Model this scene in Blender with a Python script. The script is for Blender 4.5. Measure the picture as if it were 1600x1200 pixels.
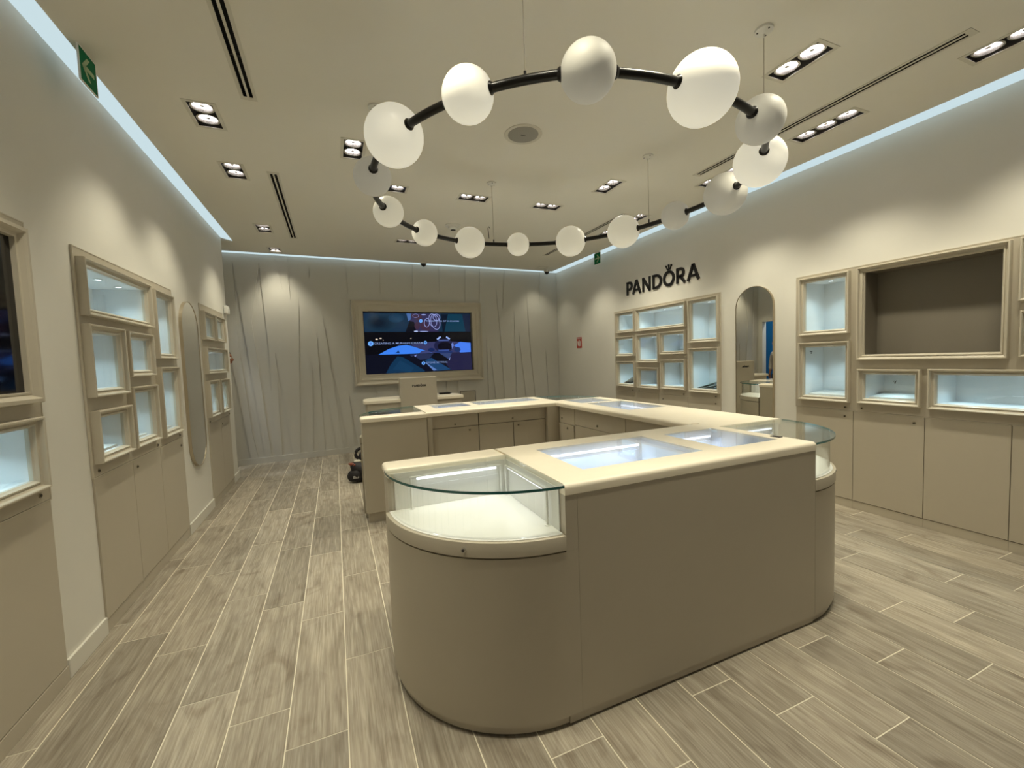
import bpy, bmesh, math, random
from mathutils import Vector, Matrix
random.seed(7)
for o in list(bpy.data.objects): bpy.data.objects.remove(o, do_unlink=True)
SC = bpy.context.scene
COL = SC.collection
PI = math.pi

# ------------------------------------------------------------------ camera
YAW, PITCH, ROLL, FPX = math.radians(22.64), math.radians(3.4367), math.radians(-2.0796), 660.46
cam_d = bpy.data.cameras.new('camera'); cam = bpy.data.objects.new('camera', cam_d); COL.objects.link(cam)
cam_d.sensor_fit = 'HORIZONTAL'; cam_d.sensor_width = 36.0; cam_d.lens = FPX / 1600 * 36.0
cam_d.clip_start = 0.02; cam_d.clip_end = 60
_r = Vector((math.cos(YAW), -math.sin(YAW), 0)); _f = Vector((math.sin(YAW), math.cos(YAW), 0)); _u = Vector((0, 0, 1))
_F = _f * math.cos(PITCH) - _u * math.sin(PITCH); _U = _f * math.sin(PITCH) + _u * math.cos(PITCH)
_R = _r * math.cos(ROLL) + _U * math.sin(ROLL); _U2 = -_r * math.sin(ROLL) + _U * math.cos(ROLL)
M3 = Matrix((_R, _U2, -_F)).transposed()
cam.matrix_world = Matrix.Translation((0, 0, 1.5)) @ M3.to_4x4()
SC.camera = cam

# ------------------------------------------------------------------ world, exposure, light levels
w = bpy.data.worlds.new('world'); SC.world = w; w.use_nodes = True
w.node_tree.nodes['Background'].inputs[0].default_value = (1.0, 0.93, 0.80, 1)
w.node_tree.nodes['Background'].inputs[1].default_value = 0.13
SC.view_settings.view_transform = 'Standard'; SC.view_settings.look = 'None'
SC.view_settings.exposure = 0.0; SC.view_settings.gamma = 1.0; SC.view_settings.use_curve_mapping = False
WARM = (1.0, 0.93, 0.72); COOL = (0.58, 0.84, 0.96); TUBE = (0.54, 0.70, 1.0)
SPOT_W = 36.0; WALL_W = 25.0; CASE_W = 2.6; WELL_W = 0.85

XL, XR, ZC = -1.30, 4.36, 3.245
YF = -2.5
def yb(x): return 7.6 + 0.047 * (x + 0.9)

# ------------------------------------------------------------------ materials
def mat(name, col, rough=0.5, metal=0.0, noise=0.0, nscale=8.0, bump=0.0, bscale=60.0, emit=None, estr=0.0, spec=0.5, coat=0.0):
    m = bpy.data.materials.new(name); m.use_nodes = True
    nt = m.node_tree; b = nt.nodes['Principled BSDF']
    b.inputs['Roughness'].default_value = rough; b.inputs['Metallic'].default_value = metal
    b.inputs['Specular IOR Level'].default_value = spec; b.inputs['Coat Weight'].default_value = coat
    tc = nt.nodes.new('ShaderNodeTexCoord')
    n = nt.nodes.new('ShaderNodeTexNoise'); n.inputs['Scale'].default_value = nscale; n.inputs['Detail'].default_value = 4
    nt.links.new(tc.outputs['Object'], n.inputs['Vector'])
    mx = nt.nodes.new('ShaderNodeMix'); mx.data_type = 'RGBA'
    mx.inputs[6].default_value = (*[c * (1 - noise) for c in col], 1); mx.inputs[7].default_value = (*[min(1, c * (1 + noise)) for c in col], 1)
    nt.links.new(n.outputs['Fac'], mx.inputs[0]); nt.links.new(mx.outputs[2], b.inputs['Base Color'])
    if bump > 0:
        n2 = nt.nodes.new('ShaderNodeTexNoise'); n2.inputs['Scale'].default_value = bscale; n2.inputs['Detail'].default_value = 3
        nt.links.new(tc.outputs['Object'], n2.inputs['Vector'])
        bp = nt.nodes.new('ShaderNodeBump'); bp.inputs['Strength'].default_value = bump; bp.inputs['Distance'].default_value = 0.004
        nt.links.new(n2.outputs['Fac'], bp.inputs['Height']); nt.links.new(bp.outputs[0], b.inputs['Normal'])
    if emit:
        b.inputs['Emission Color'].default_value = (*emit, 1); b.inputs['Emission Strength'].default_value = estr
    return m
def glass_mat(name, tint, gloss=0.05, rough=0.0):
    m = bpy.data.materials.new(name); m.use_nodes = True; nt = m.node_tree; nt.nodes.clear()
    out = nt.nodes.new('ShaderNodeOutputMaterial'); mx = nt.nodes.new('ShaderNodeMixShader')
    tr = nt.nodes.new('ShaderNodeBsdfTransparent'); tr.inputs[0].default_value = (*tint, 1)
    gl = nt.nodes.new('ShaderNodeBsdfGlossy'); gl.inputs['Roughness'].default_value = rough; gl.inputs[0].default_value = (1, 1, 1, 1)
    lw = nt.nodes.new('ShaderNodeLayerWeight'); lw.inputs['Blend'].default_value = 0.5
    p = nt.nodes.new('ShaderNodeMath'); p.operation = 'POWER'; p.inputs[1].default_value = 4.0
    a = nt.nodes.new('ShaderNodeMath'); a.operation = 'MULTIPLY_ADD'; a.inputs[1].default_value = 0.65; a.inputs[2].default_value = gloss
    nt.links.new(lw.outputs['Facing'], p.inputs[0]); nt.links.new(p.outputs[0], a.inputs[0])
    nt.links.new(a.outputs[0], mx.inputs[0]); nt.links.new(tr.outputs[0], mx.inputs[1]); nt.links.new(gl.outputs[0], mx.inputs[2])
    nt.links.new(mx.outputs[0], out.inputs[0]); return m
def emis(name, col, s):
    m = bpy.data.materials.new(name); m.use_nodes = True; nt = m.node_tree; nt.nodes.clear()
    out = nt.nodes.new('ShaderNodeOutputMaterial'); e = nt.nodes.new('ShaderNodeEmission')
    e.inputs[0].default_value = (*col, 1); e.inputs[1].default_value = s; nt.links.new(e.outputs[0], out.inputs[0]); return m

PAINT = mat('wall_paint', (0.74, 0.72, 0.65), 0.6, noise=0.015, bump=0.05, bscale=180)
CEILP = mat('ceiling_paint', (0.80, 0.77, 0.68), 0.7, noise=0.01)
GROOVE = mat('panelling_paint', (0.60, 0.585, 0.53), 0.36, noise=0.015)
TAUPE = mat('taupe_lacquer', (0.50, 0.450, 0.355), 0.42, noise=0.02, bump=0.06, bscale=500)
TAUPE_D = mat('seam_dark', (0.10, 0.085, 0.065), 0.7)
FRAMEM = mat('frame_lacquer', (0.58, 0.53, 0.425), 0.34, noise=0.01)
CREAM = mat('cream_top', (0.88, 0.81, 0.66), 0.36, noise=0.03, nscale=14, bump=0.05, bscale=250)
WHITE = mat('white_lining', (0.82, 0.84, 0.84), 0.55)
WHITE_G = mat('white_satin', (0.80, 0.79, 0.74), 0.35)
SKIRT = mat('skirting_white', (0.72, 0.70, 0.62), 0.35)
TRIM = mat('fixture_trim', (0.66, 0.63, 0.54), 0.5)
DARK = mat('housing_dark', (0.05, 0.045, 0.04), 0.6)
BLACK = mat('black_void', (0.006, 0.006, 0.008), 0.8)
BLACKM = mat('black_tube', (0.007, 0.006, 0.005), 0.3, spec=0.35)
LETTER = mat('black_letters', (0.010, 0.009, 0.009), 0.35)
METAL = mat('brushed_metal', (0.42, 0.38, 0.30), 0.35, metal=1.0)
CHROME = mat('chrome', (0.75, 0.75, 0.75), 0.15, metal=1.0)
REFL = mat('reflector', (0.55, 0.53, 0.48), 0.25, metal=0.9)
BRASSF = mat('mirror_edge', (0.50, 0.43, 0.32), 0.3, metal=0.8)
MIRROR = mat('mirror_glass', (0.74, 0.73, 0.68), 0.0, metal=1.0)
OPAL = mat('opal_glass', (0.86, 0.83, 0.72), 0.34, noise=0.02, nscale=3, spec=0.4, emit=(1.0, 0.96, 0.79), estr=0.40)
OPAL_DIM = mat('opal_glass_dim', (0.86, 0.83, 0.72), 0.34, noise=0.02, nscale=3, spec=0.4, emit=(1.0, 0.95, 0.76), estr=0.24)
FROST = mat('frosted_glass', (0.60, 0.59, 0.53), 0.5, noise=0.03, nscale=3, spec=0.3, emit=(1.0, 0.96, 0.82), estr=0.09)
GLASS = glass_mat('clear_glass', (0.975, 0.985, 0.98), 0.025)
GTOP = glass_mat('top_glass', (0.955, 0.975, 0.97), 0.03)
GEDGE = mat('glass_edge', (0.03, 0.15, 0.14), 0.08, spec=0.9)
WIN = glass_mat('inset_glass', (0.96, 0.975, 1.0), 0.03)
LED_STRIP = emis('cove_light', (0.62, 0.775, 0.82), 0.95)
LED_TUBE = emis('led_tube', (0.92, 0.95, 1.0), 2.4)
LENS = emis('lamp_lens', (1.0, 0.93, 0.98), 9.0)
PUCK = emis('puck_lens', (0.85, 0.95, 1.0), 4.0)
SCREENB = mat('black_screen', (0.004, 0.004, 0.006), 0.06, spec=0.6)
GREEN = mat('exit_green', (0.0, 0.16, 0.065), 0.6, spec=0.15)
ARROWM = mat('arrow_pale', (0.42, 0.55, 0.33), 0.5)
RED = mat('sign_red', (0.42, 0.035, 0.02), 0.4)
PLASTIC = mat('white_plastic', (0.78, 0.77, 0.72), 0.4)
GRILLE = mat('speaker_grille', (0.33, 0.315, 0.275), 0.6, bump=0.3, bscale=900)
BLUEW = mat('blue_wall', (0.01, 0.16, 0.36), 0.6)
SKIN = mat('skin', (0.30, 0.13, 0.07), 0.5)
HAIR = mat('hair', (0.012, 0.009, 0.008), 0.6)
SHIRT = mat('shirt', (0.50, 0.47, 0.42), 0.8, noise=0.06)
TROUS = mat('trousers', (0.02, 0.02, 0.025), 0.8)
FABRIC = mat('bag_fabric', (0.012, 0.010, 0.012), 0.7, noise=0.4, nscale=30)
GREYT = mat('grey_patch', (0.30, 0.29, 0.27), 0.6)
HANDLE_R = mat('handle_red', (0.20, 0.045, 0.02), 0.4)
YELLOWP = mat('yellow_trim', (0.35, 0.30, 0.08), 0.5)
PEBBLE = mat('light_patch', (0.55, 0.52, 0.42), 0.5)

def floor_mat():
    m = bpy.data.materials.new('wood_look_tile'); m.use_nodes = True; nt = m.node_tree; b = nt.nodes['Principled BSDF']
    at = nt.nodes.new('ShaderNodeAttribute'); at.attribute_name = 'plank'
    tc = nt.nodes.new('ShaderNodeTexCoord')
    sep = nt.nodes.new('ShaderNodeSeparateColor'); nt.links.new(at.outputs['Color'], sep.inputs[0])
    off = nt.nodes.new('ShaderNodeVectorMath'); off.operation = 'MULTIPLY'; off.inputs[1].default_value = (13, 31, 7)
    nt.links.new(at.outputs['Color'], off.inputs[0])
    ad = nt.nodes.new('ShaderNodeVectorMath'); ad.operation = 'ADD'
    nt.links.new(tc.outputs['Object'], ad.inputs[0]); nt.links.new(off.outputs[0], ad.inputs[1])
    def noise(scale, vec, det=5, dist=0.0):
        mp = nt.nodes.new('ShaderNodeMapping'); mp.inputs['Scale'].default_value = vec
        nt.links.new(ad.outputs[0], mp.inputs[0])
        n = nt.nodes.new('ShaderNodeTexNoise'); n.inputs['Scale'].default_value = scale; n.inputs['Detail'].default_value = det
        n.inputs['Distortion'].default_value = dist
        nt.links.new(mp.outputs[0], n.inputs['Vector']); return n
    fine = noise(4.0, (32, 1.3, 1), 7, 0.4); med = noise(2.4, (5.5, 0.8, 1), 4, 1.2); spot = noise(1.6, (3.0, 1.6, 1), 3, 2.0)
    def ramp(src, stops):
        r = nt.nodes.new('ShaderNodeValToRGB'); nt.links.new(src, r.inputs[0])
        e = r.color_ramp.elements; e[0].position, e[0].color = stops[0][0], (*stops[0][1], 1); e[1].position, e[1].color = stops[-1][0], (*stops[-1][1], 1)
        for p, c in stops[1:-1]:
            q = e.new(p); q.color = (*c, 1)
        return r
    r1 = ramp(fine.outputs['Fac'], [(0.28, (0.262, 0.225, 0.172)), (0.5, (0.342, 0.302, 0.240)), (0.72, (0.45, 0.41, 0.335))])
    r2 = ramp(med.outputs['Fac'], [(0.33, (0.80, 0.785, 0.76)), (0.5, (0.97, 0.965, 0.955)), (0.68, (1.10, 1.10, 1.09))])
    r3 = ramp(spot.outputs['Fac'], [(0.25, (0.72, 0.68, 0.64)), (0.45, (1, 1, 1)), (0.8, (1.08, 1.08, 1.06))])
    mu = nt.nodes.new('ShaderNodeMix'); mu.data_type = 'RGBA'; mu.blend_type = 'MULTIPLY'; mu.inputs[0].default_value = 1
    nt.links.new(r1.outputs[0], mu.inputs[6]); nt.links.new(r2.outputs[0], mu.inputs[7])
    mu3 = nt.nodes.new('ShaderNodeMix'); mu3.data_type = 'RGBA'; mu3.blend_type = 'MULTIPLY'; mu3.inputs[0].default_value = 1
    nt.links.new(mu.outputs[2], mu3.inputs[6]); nt.links.new(r3.outputs[0], mu3.inputs[7])
    tone = nt.nodes.new('ShaderNodeMapRange'); tone.inputs['To Min'].default_value = 0.80; tone.inputs['To Max'].default_value = 1.16
    nt.links.new(sep.outputs[0], tone.inputs[0])
    mu2 = nt.nodes.new('ShaderNodeVectorMath'); mu2.operation = 'SCALE'
    nt.links.new(mu3.outputs[2], mu2.inputs[0]); nt.links.new(tone.outputs[0], mu2.inputs['Scale'])
    nt.links.new(mu2.outputs[0], b.inputs['Base Color'])
    b.inputs['Roughness'].default_value = 0.42; b.inputs['Specular IOR Level'].default_value = 0.4
    bp = nt.nodes.new('ShaderNodeBump'); bp.inputs['Strength'].default_value = 0.12; bp.inputs['Distance'].default_value = 0.002
    nt.links.new(fine.outputs['Fac'], bp.inputs['Height']); nt.links.new(bp.outputs[0], b.inputs['Normal'])
    return m
FLOORM = floor_mat()
GROUT = mat('grout', (0.80, 0.75, 0.60), 0.8, noise=0.05)

# ------------------------------------------------------------------ mesh builder
ID = lambda a, b, c: (a, b, c)                       # x, y, z
def MW(x, s): return lambda a, b, c: (x + s * c, a, b)   # side wall: a = y, b = z, c = out of the wall
ML, MR = MW(-1.29, 1), MW(4.35, -1)
MBK = lambda a, b, c: (a, yb(a) - c, b)              # back wall
MF = lambda y: (lambda a, b, c: (a, y - c, b))       # faces the camera side (-y)
class MB:
    def __init__(s): s.v = []; s.f = []; s.m = []
    def add(s, vs, fs, mi=0):
        k = len(s.v); s.v += [tuple(p) for p in vs]; s.f += [tuple(i + k for i in f) for f in fs]; s.m += [mi] * len(fs); return s
    def box(s, a0, a1, b0, b1, c0, c1, mi=0, mp=ID):
        vs = [mp(a, b, c) for c in (c0, c1) for b in (b0, b1) for a in (a0, a1)]
        return s.add(vs, [(0, 1, 3, 2), (4, 6, 7, 5), (0, 4, 5, 1), (2, 3, 7, 6), (0, 2, 6, 4), (1, 5, 7, 3)], mi)
    def plate(s, mp, a0, a1, b0, b1, holes, c0, c1, mi=0):
        A = sorted({a0, a1} | {min(max(q, a0), a1) for h in holes for q in h[:2]}); B = sorted({b0, b1} | {min(max(q, b0), b1) for h in holes for q in h[2:4]})
        inside = lambda a, b: a0 < a < a1 and b0 < b < b1 and not any(h[0] < a < h[1] and h[2] < b < h[3] for h in holes)
        mid = lambda L, i: (L[i] + L[i + 1]) / 2
        solid = {}
        for i in range(len(A) - 1):
            for j in range(len(B) - 1): solid[i, j] = inside(mid(A, i), mid(B, j))
        for (i, j), ok in solid.items():
            if not ok: continue
            p, q, r, t = A[i], A[i + 1], B[j], B[j + 1]
            s.add([mp(p, r, c0), mp(q, r, c0), mp(q, t, c0), mp(p, t, c0)], [(0, 1, 2, 3)], mi)
            s.add([mp(p, r, c1), mp(q, r, c1), mp(q, t, c1), mp(p, t, c1)], [(0, 1, 2, 3)], mi)
            for di, dj, e in ((-1, 0, ((p, r), (p, t))), (1, 0, ((q, r), (q, t))), (0, -1, ((p, r), (q, r))), (0, 1, ((p, t), (q, t)))):
                if not solid.get((i + di, j + dj), False):
                    (x0, y0), (x1, y1) = e
                    s.add([mp(x0, y0, c0), mp(x1, y1, c0), mp(x1, y1, c1), mp(x0, y0, c1)], [(0, 1, 2, 3)], mi)
        return s
    def frame(s, mp, a0, a1, b0, b1, prof, mi=0):
        rings = []
        for ins, h in prof:
            rings.append([mp(a0 + ins, b0 + ins, h), mp(a1 - ins, b0 + ins, h), mp(a1 - ins, b1 - ins, h), mp(a0 + ins, b1 - ins, h)])
        n = len(prof)
        for i in range(n - 1):
            for k in range(4):
                l = (k + 1) % 4
                s.add([rings[i][k], rings[i][l], rings[i + 1][l], rings[i + 1][k]], [(0, 1, 2, 3)], mi)
        return s
    def prism(s, poly, c0, c1, mi=0, mp=ID, side_mi=None):
        n = len(poly); vs = [mp(a, b, c0) for a, b in poly] + [mp(a, b, c1) for a, b in poly]
        s.add(vs, [tuple(range(n)), tuple(range(n, 2 * n))], mi)
        s.add(vs, [(i, (i + 1) % n, n + (i + 1) % n, n + i) for i in range(n)], mi if side_mi is None else side_mi); return s
    def rod(s, p, q, r, n=12, r2=None, mi=0, caps=True):
        p, q = Vector(p), Vector(q); d = (q - p).normalized(); r2 = r if r2 is None else r2
        t = d.cross(Vector((0, 0, 1)) if abs(d.z) < 0.9 else Vector((1, 0, 0))).normalized(); u = d.cross(t)
        vs = [p + (t * math.cos(k * 2 * PI / n) + u * math.sin(k * 2 * PI / n)) * r for k in range(n)]
        vs += [q + (t * math.cos(k * 2 * PI / n) + u * math.sin(k * 2 * PI / n)) * r2 for k in range(n)]
        fs = [(k, (k + 1) % n, n + (k + 1) % n, n + k) for k in range(n)]
        if caps: fs += [tuple(range(n)), tuple(range(n, 2 * n))]
        return s.add(vs, fs, mi)
    def tube(s, path, r, n=12, mi=0, closed=False):
        P = [Vector(p) for p in path]; m = len(P); R = []
        rr = r if isinstance(r, (list, tuple)) else [r] * m
        for i, p in enumerate(P):
            if closed: d = (P[(i + 1) % m] - P[i - 1]).normalized()
            else: d = (P[min(i + 1, m - 1)] - P[max(i - 1, 0)]).normalized()
            t = d.cross(Vector((0, 0, 1)) if abs(d.z) < 0.95 else Vector((1, 0, 0))).normalized(); u = d.cross(t)
            R.append([p + (t * math.cos(k * 2 * PI / n) + u * math.sin(k * 2 * PI / n)) * rr[i] for k in range(n)])
        vs = [v for q in R for v in q]; fs = []
        for i in range(m if closed else m - 1):
            j = (i + 1) % m
            fs += [(i * n + k, i * n + (k + 1) % n, j * n + (k + 1) % n, j * n + k) for k in range(n)]
        if not closed: fs += [tuple(range(n)), tuple(range((m - 1) * n, m * n))]
        return s.add(vs, fs, mi)
    def lathe(s, c, prof, n=32, mi=0, caps=True):
        """prof: (radius, z) pairs about the vertical axis through c"""
        vs = [(c[0] + r * math.cos(k * 2 * PI / n), c[1] + r * math.sin(k * 2 * PI / n), c[2] + z) for r, z in prof for k in range(n)]
        fs = [(i * n + k, i * n + (k + 1) % n, (i + 1) * n + (k + 1) % n, (i + 1) * n + k) for i in range(len(prof) - 1) for k in range(n)]
        if caps and prof[0][0] > 1e-4: fs.append(tuple(range(n)))
        if caps and prof[-1][0] > 1e-4: fs.append(tuple(range((len(prof) - 1) * n, len(prof) * n)))
        return s.add(vs, fs, mi)
    def ball(s, c, r, nu=40, nv=24, sc=(1, 1, 1), mi=0):
        prof = [(max(1e-5, r * math.sin(PI * k / nv)), -r * math.cos(PI * k / nv)) for k in range(nv + 1)]
        k0 = len(s.v); s.lathe((0, 0, 0), prof, nu, mi)
        for i in range(k0, len(s.v)):
            v = s.v[i]; s.v[i] = (c[0] + v[0] * sc[0], c[1] + v[1] * sc[1], c[2] + v[2] * sc[2])
        return s
    def build(s, name, mats, parent=None, bevel=0.0, sel=None, seg=2, smooth=True, kind=None, angle=35):
        me = bpy.data.meshes.new(name); org = wloc(parent)
        me.from_pydata([tuple(Vector(v) - org) for v in s.v], [], s.f)
        mats = mats if isinstance(mats, (list, tuple)) else [mats]
        for m in mats: me.materials.append(m)
        for p, mi in zip(me.polygons, s.m): p.material_index = mi
        bm = bmesh.new(); bm.from_mesh(me)
        bmesh.ops.remove_doubles(bm, verts=bm.verts, dist=1e-5)
        bmesh.ops.recalc_face_normals(bm, faces=bm.faces)
        if bevel > 0:
            es = [e for e in bm.edges if len(e.link_faces) == 2 and e.calc_face_angle(0) > 0.6]
            if sel: es = [e for e in es if all(sel(v.co + org) for v in e.verts)]
            if es: bmesh.ops.bevel(bm, geom=es, offset=bevel, segments=seg, profile=0.5, affect='EDGES', clamp_overlap=True)
        bm.to_mesh(me); bm.free()
        if smooth:
            for p in me.polygons: p.use_smooth = True
            me.set_sharp_from_angle(angle=math.radians(angle))
        o = bpy.data.objects.new(name, me); COL.objects.link(o)
        if parent: o.parent = parent
        if kind: o['kind'] = kind
        return o
def wloc(o):
    v = Vector((0, 0, 0))
    while o: v += o.location; o = o.parent
    return v
def thing(name, label, cat, loc=(0, 0, 0), group=None):
    o = bpy.data.objects.new(name, None); COL.objects.link(o); o.location = loc; o.empty_display_size = 0.1
    return tag(o, label, cat, group)
def tag(o, label, cat, group=None):
    o['label'] = label; o['category'] = cat
    if group: o['group'] = group
    return o
def single(o):
    """move the origin of a one-mesh thing to its base centre"""
    me = o.data; xs = [v.co for v in me.vertices]
    c = Vector(((min(v.x for v in xs) + max(v.x for v in xs)) / 2, (min(v.y for v in xs) + max(v.y for v in xs)) / 2, min(v.z for v in xs)))
    me.transform(Matrix.Translation(-c)); o.location = c; return o
def lamp(name, typ, loc, energy, col, parent, size=0.03, spot=None, blend=0.4, direction=(0, 0, -1), sx=None, sy=None):
    d = bpy.data.lights.new(name, typ); d.energy = energy; d.color = col
    if typ == 'AREA': d.shape = 'RECTANGLE'; d.size = sx; d.size_y = sy
    else: d.shadow_soft_size = size
    if spot: d.spot_size = math.radians(spot); d.spot_blend = blend
    o = bpy.data.objects.new(name, d); COL.objects.link(o)
    o.parent = parent; o.location = Vector(loc) - wloc(parent)
    o.rotation_euler = Vector(direction).to_track_quat('-Z', 'Y').to_euler()
    if typ == 'AREA':   # long side of the strip along the tube
        z = -Vector(direction).normalized()
        if sx >= sy: x = (Vector((1, 0, 0)) - z * z.x).normalized(); y = z.cross(x)
        else: y = (Vector((0, 1, 0)) - z * z.y).normalized(); x = y.cross(z)
        o.rotation_euler = Matrix((x, y, z)).transposed().to_euler()
    return o
def copy_tree(o, parent=None):
    c = o.copy(); COL.objects.link(c)
    if parent: c.parent = parent
    for ch in list(o.children): copy_tree(ch, c)
    return c

# ------------------------------------------------------------------ fixtures cut into the ceiling
LP = 0.152
FIX = [  # (x, y, n lamps, axis, spot tilt, label)
 (-0.722, 3.572, 2, 'y', (-0.10, 0, -1), 'twin recessed ceiling spotlight beside the left green exit sign'),
 (-0.722, 4.480, 2, 'y', (-0.10, 0, -1), 'twin recessed ceiling spotlight left of the near end of the second slot vent'),
 (-0.725, 6.185, 2, 'y', (-0.10, 0, -1), 'twin recessed ceiling spotlight left of the far end of the slot vent'),
 (-0.725, 7.28, 2, 'y', (0, 0.05, -1), 'small twin ceiling spotlight nearest the left end of the grooved back wall'),
 (0.238, 3.752, 2, 'y', (0, 0, -1), 'twin recessed ceiling spotlight just left of the big front-left globe'),
 (0.610, 4.450, 2, 'x', (0, 0, -1), 'ceiling spotlight half hidden behind a grey globe on the left of the ring'),
 (1.485, 4.455, 2, 'x', (0, 0, -1), 'twin ceiling spotlight seen inside the ring beside a hanging wire'),
 (2.375, 4.452, 2, 'x', (0, 0, -1), 'twin ceiling spotlight seen inside the ring above its smallest far globes'),
 (1.075, 6.300, 2, 'x', (0, 0, -1), 'twin ceiling spotlight below the ring, left of a small far globe'),
 (2.725, 3.742, 2, 'y', (0, 0, -1), 'twin ceiling spotlight left of the hanging wire on the right of the ring'),
 (2.725, 1.785, 2, 'y', (0, 0, -1), 'large twin ceiling spotlight at the upper right, right of the ring mount'),
 (3.700, 4.500, 2, 'y', (0.10, 0, -1), 'ceiling spotlight peeping out over the bar right of the cream far globe'),
 (3.700, 2.212, 3, 'y', (0.10, 0, -1), 'triple recessed ceiling spotlight between the slot vent and the right cove light'),
 (3.740, 1.170, 3, 'y', (0.10, 0, -1), 'triple ceiling spotlight cut by the right edge of the photo'),
 (3.700, 3.200, 3, 'y', (0.10, 0, -1), 'triple ceiling spotlight almost hidden behind the right hand globes'),
 (3.820, 7.440, 1, 'y', (0, 0.05, -1), 'single small ceiling spotlight beside the dome camera in the far right corner'),
 (3.700, 5.100, 2, 'y', (0.10, 0, -1), 'twin ceiling spotlight hidden behind the far right globes of the ring'),
 (3.700, 6.180, 2, 'y', (0.10, 0, -1), 'twin ceiling spotlight hidden behind the far centre globe of the ring'),
 (0.610, 1.22, 2, 'x', (0, 0, -1), 'left twin ceiling spotlight outside the photo above the front counter face'),
 (1.485, 1.22, 2, 'x', (0, 0, -1), 'middle twin ceiling spotlight outside the photo above the front counter face'),
 (2.375, 1.22, 2, 'x', (0, 0, -1), 'right twin ceiling spotlight outside the photo above the front counter face'),
 (-0.722, 1.75, 3, 'y', (-0.10, 0.05, -1), 'triple ceiling spotlight outside the photo above the near left wall'),
 (0.238, 1.55, 2, 'y', (0, 0, -1), 'twin ceiling spotlight outside the photo above the front counter'),
]
def fix_rect(x, y, n, ax):
    h = 0.076; l = LP * n / 2 + 0.004
    return (x - h, x + h, y - l, y + l) if ax == 'y' else (x - l, x + l, y - h, y + h)
VENTS = [(-0.415, 0.9, 3.25, 'black double slot air vent nearest the camera on the left of the ceiling', 'l'),
         (-0.415, 4.43, 6.52, 'black double slot air vent at the far left of the ceiling', 'l'),
         (3.415, 1.29, 3.22, 'long double slot air vent between the two rows of right hand ceiling spotlights', 'r'),
         (3.43, 4.40, 6.53, 'double slot air vent seen through the far right side of the globe ring', 'r')]
holes = [fix_rect(*f[:4]) for f in FIX] + [(x - 0.034, x + 0.034, y0, y1) for x, y0, y1, *_ in VENTS]

# ------------------------------------------------------------------ structure
def build_floor():
    g = 0.0024; W = 0.232; L = 0.912; x0, x1, y0, y1 = -3.2, 4.7, YF, 8.9
    phase = {2: 0.43, 0: 0.21, 1: 0.895}
    v = []; f = []; col = []
    n0 = math.floor((x0 - 0.2) / W); n1 = math.ceil((x1 - 0.2) / W)
    for n in range(n0, n1):
        a, b = max(x0, 0.2 + n * W + g), min(x1, 0.2 + (n + 1) * W - g)
        k = math.floor((y0 - phase[n % 3]) / L)
        while phase[n % 3] + k * L < y1:
            c, d = max(y0, phase[n % 3] + k * L + g), min(y1, phase[n % 3] + (k + 1) * L - g)
            if d > c and b > a:
                i = len(v); v += [(a, c, 0), (b, c, 0), (b, d, 0), (a, d, 0)]; f.append((i, i + 1, i + 2, i + 3))
                col.append((random.random(), random.random(), random.random(), 1))
            k += 1
    i = len(v)
    v += [(x, y, z) for z in (-0.06, -0.0012) for y in (y0, y1) for x in (x0, x1)]
    f += [tuple(q + i for q in t) for t in [(0, 2, 3, 1), (4, 5, 7, 6), (0, 1, 5, 4), (2, 6, 7, 3), (0, 4, 6, 2), (1, 3, 7, 5)]]
    me = bpy.data.meshes.new('floor'); me.from_pydata(v, [], f); me.materials.append(FLOORM); me.materials.append(GROUT)
    ca = me.color_attributes.new('plank', 'FLOAT_COLOR', 'CORNER')
    li = 0
    for pi_, p in enumerate(me.polygons):
        c = col[pi_] if pi_ < len(col) else (0.5, 0.5, 0.5, 1)
        if pi_ >= len(col): p.material_index = 1
        for _ in p.loop_indices: ca.data[li].color = c; li += 1
    o = bpy.data.objects.new('floor', me); COL.objects.link(o); o['kind'] = 'structure'
build_floor()
CX0, CX1 = -1.19, 4.20
m = MB().plate(ID, CX0, CX1, YF, 7.36, holes, ZC, ZC + 0.04)
m.prism([(CX0, 7.36), (CX1, 7.36), (CX1, yb(CX1) - 0.11), (CX0, yb(CX0) - 0.11)], ZC, ZC + 0.04)
m.prism([(-1.66, 6.9), (CX0, 6.9), (CX0, yb(CX0) - 0.11), (-1.66, yb(-1.6) - 0.11)], ZC, ZC + 0.04)
m.box(-3.2, -1.62, 5.6, 8.9, ZC + 0.04, ZC + 0.06)
m.build('ceiling', CEILP, kind='structure', smooth=False)

# wall openings are left where the built-in showcases stand
def side_wall(name, xin, xout, gaps, yend):
    y = YF; a, b = min(xin, xout), max(xin, xout)
    def seg(*q): MB().box(a, b, *q).build(name, PAINT, kind='structure', smooth=False)
    for g0, g1 in gaps: seg(y, g0, 0, 2.212); y = g1
    seg(y, yend, 0, 2.212); seg(YF, yend, 2.212, 3.30)
GL = [(1.62, 2.70), (3.095, 4.612), (5.46, 6.46)]
GR = [(0.80, 2.865), (3.785, 5.885)]
side_wall('wall_left', XL, -1.66, GL, 6.75)
side_wall('wall_right', XR, 4.72, GR, yb(XR) + 0.05)
MB().prism([(-1.62, yb(-1.62) + 0.0145), (4.72, yb(4.72) + 0.0145), (4.72, 8.3), (-1.62, 8.9)], 0, 3.30).build('wall_back', GROOVE, kind='structure', smooth=False)
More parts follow.
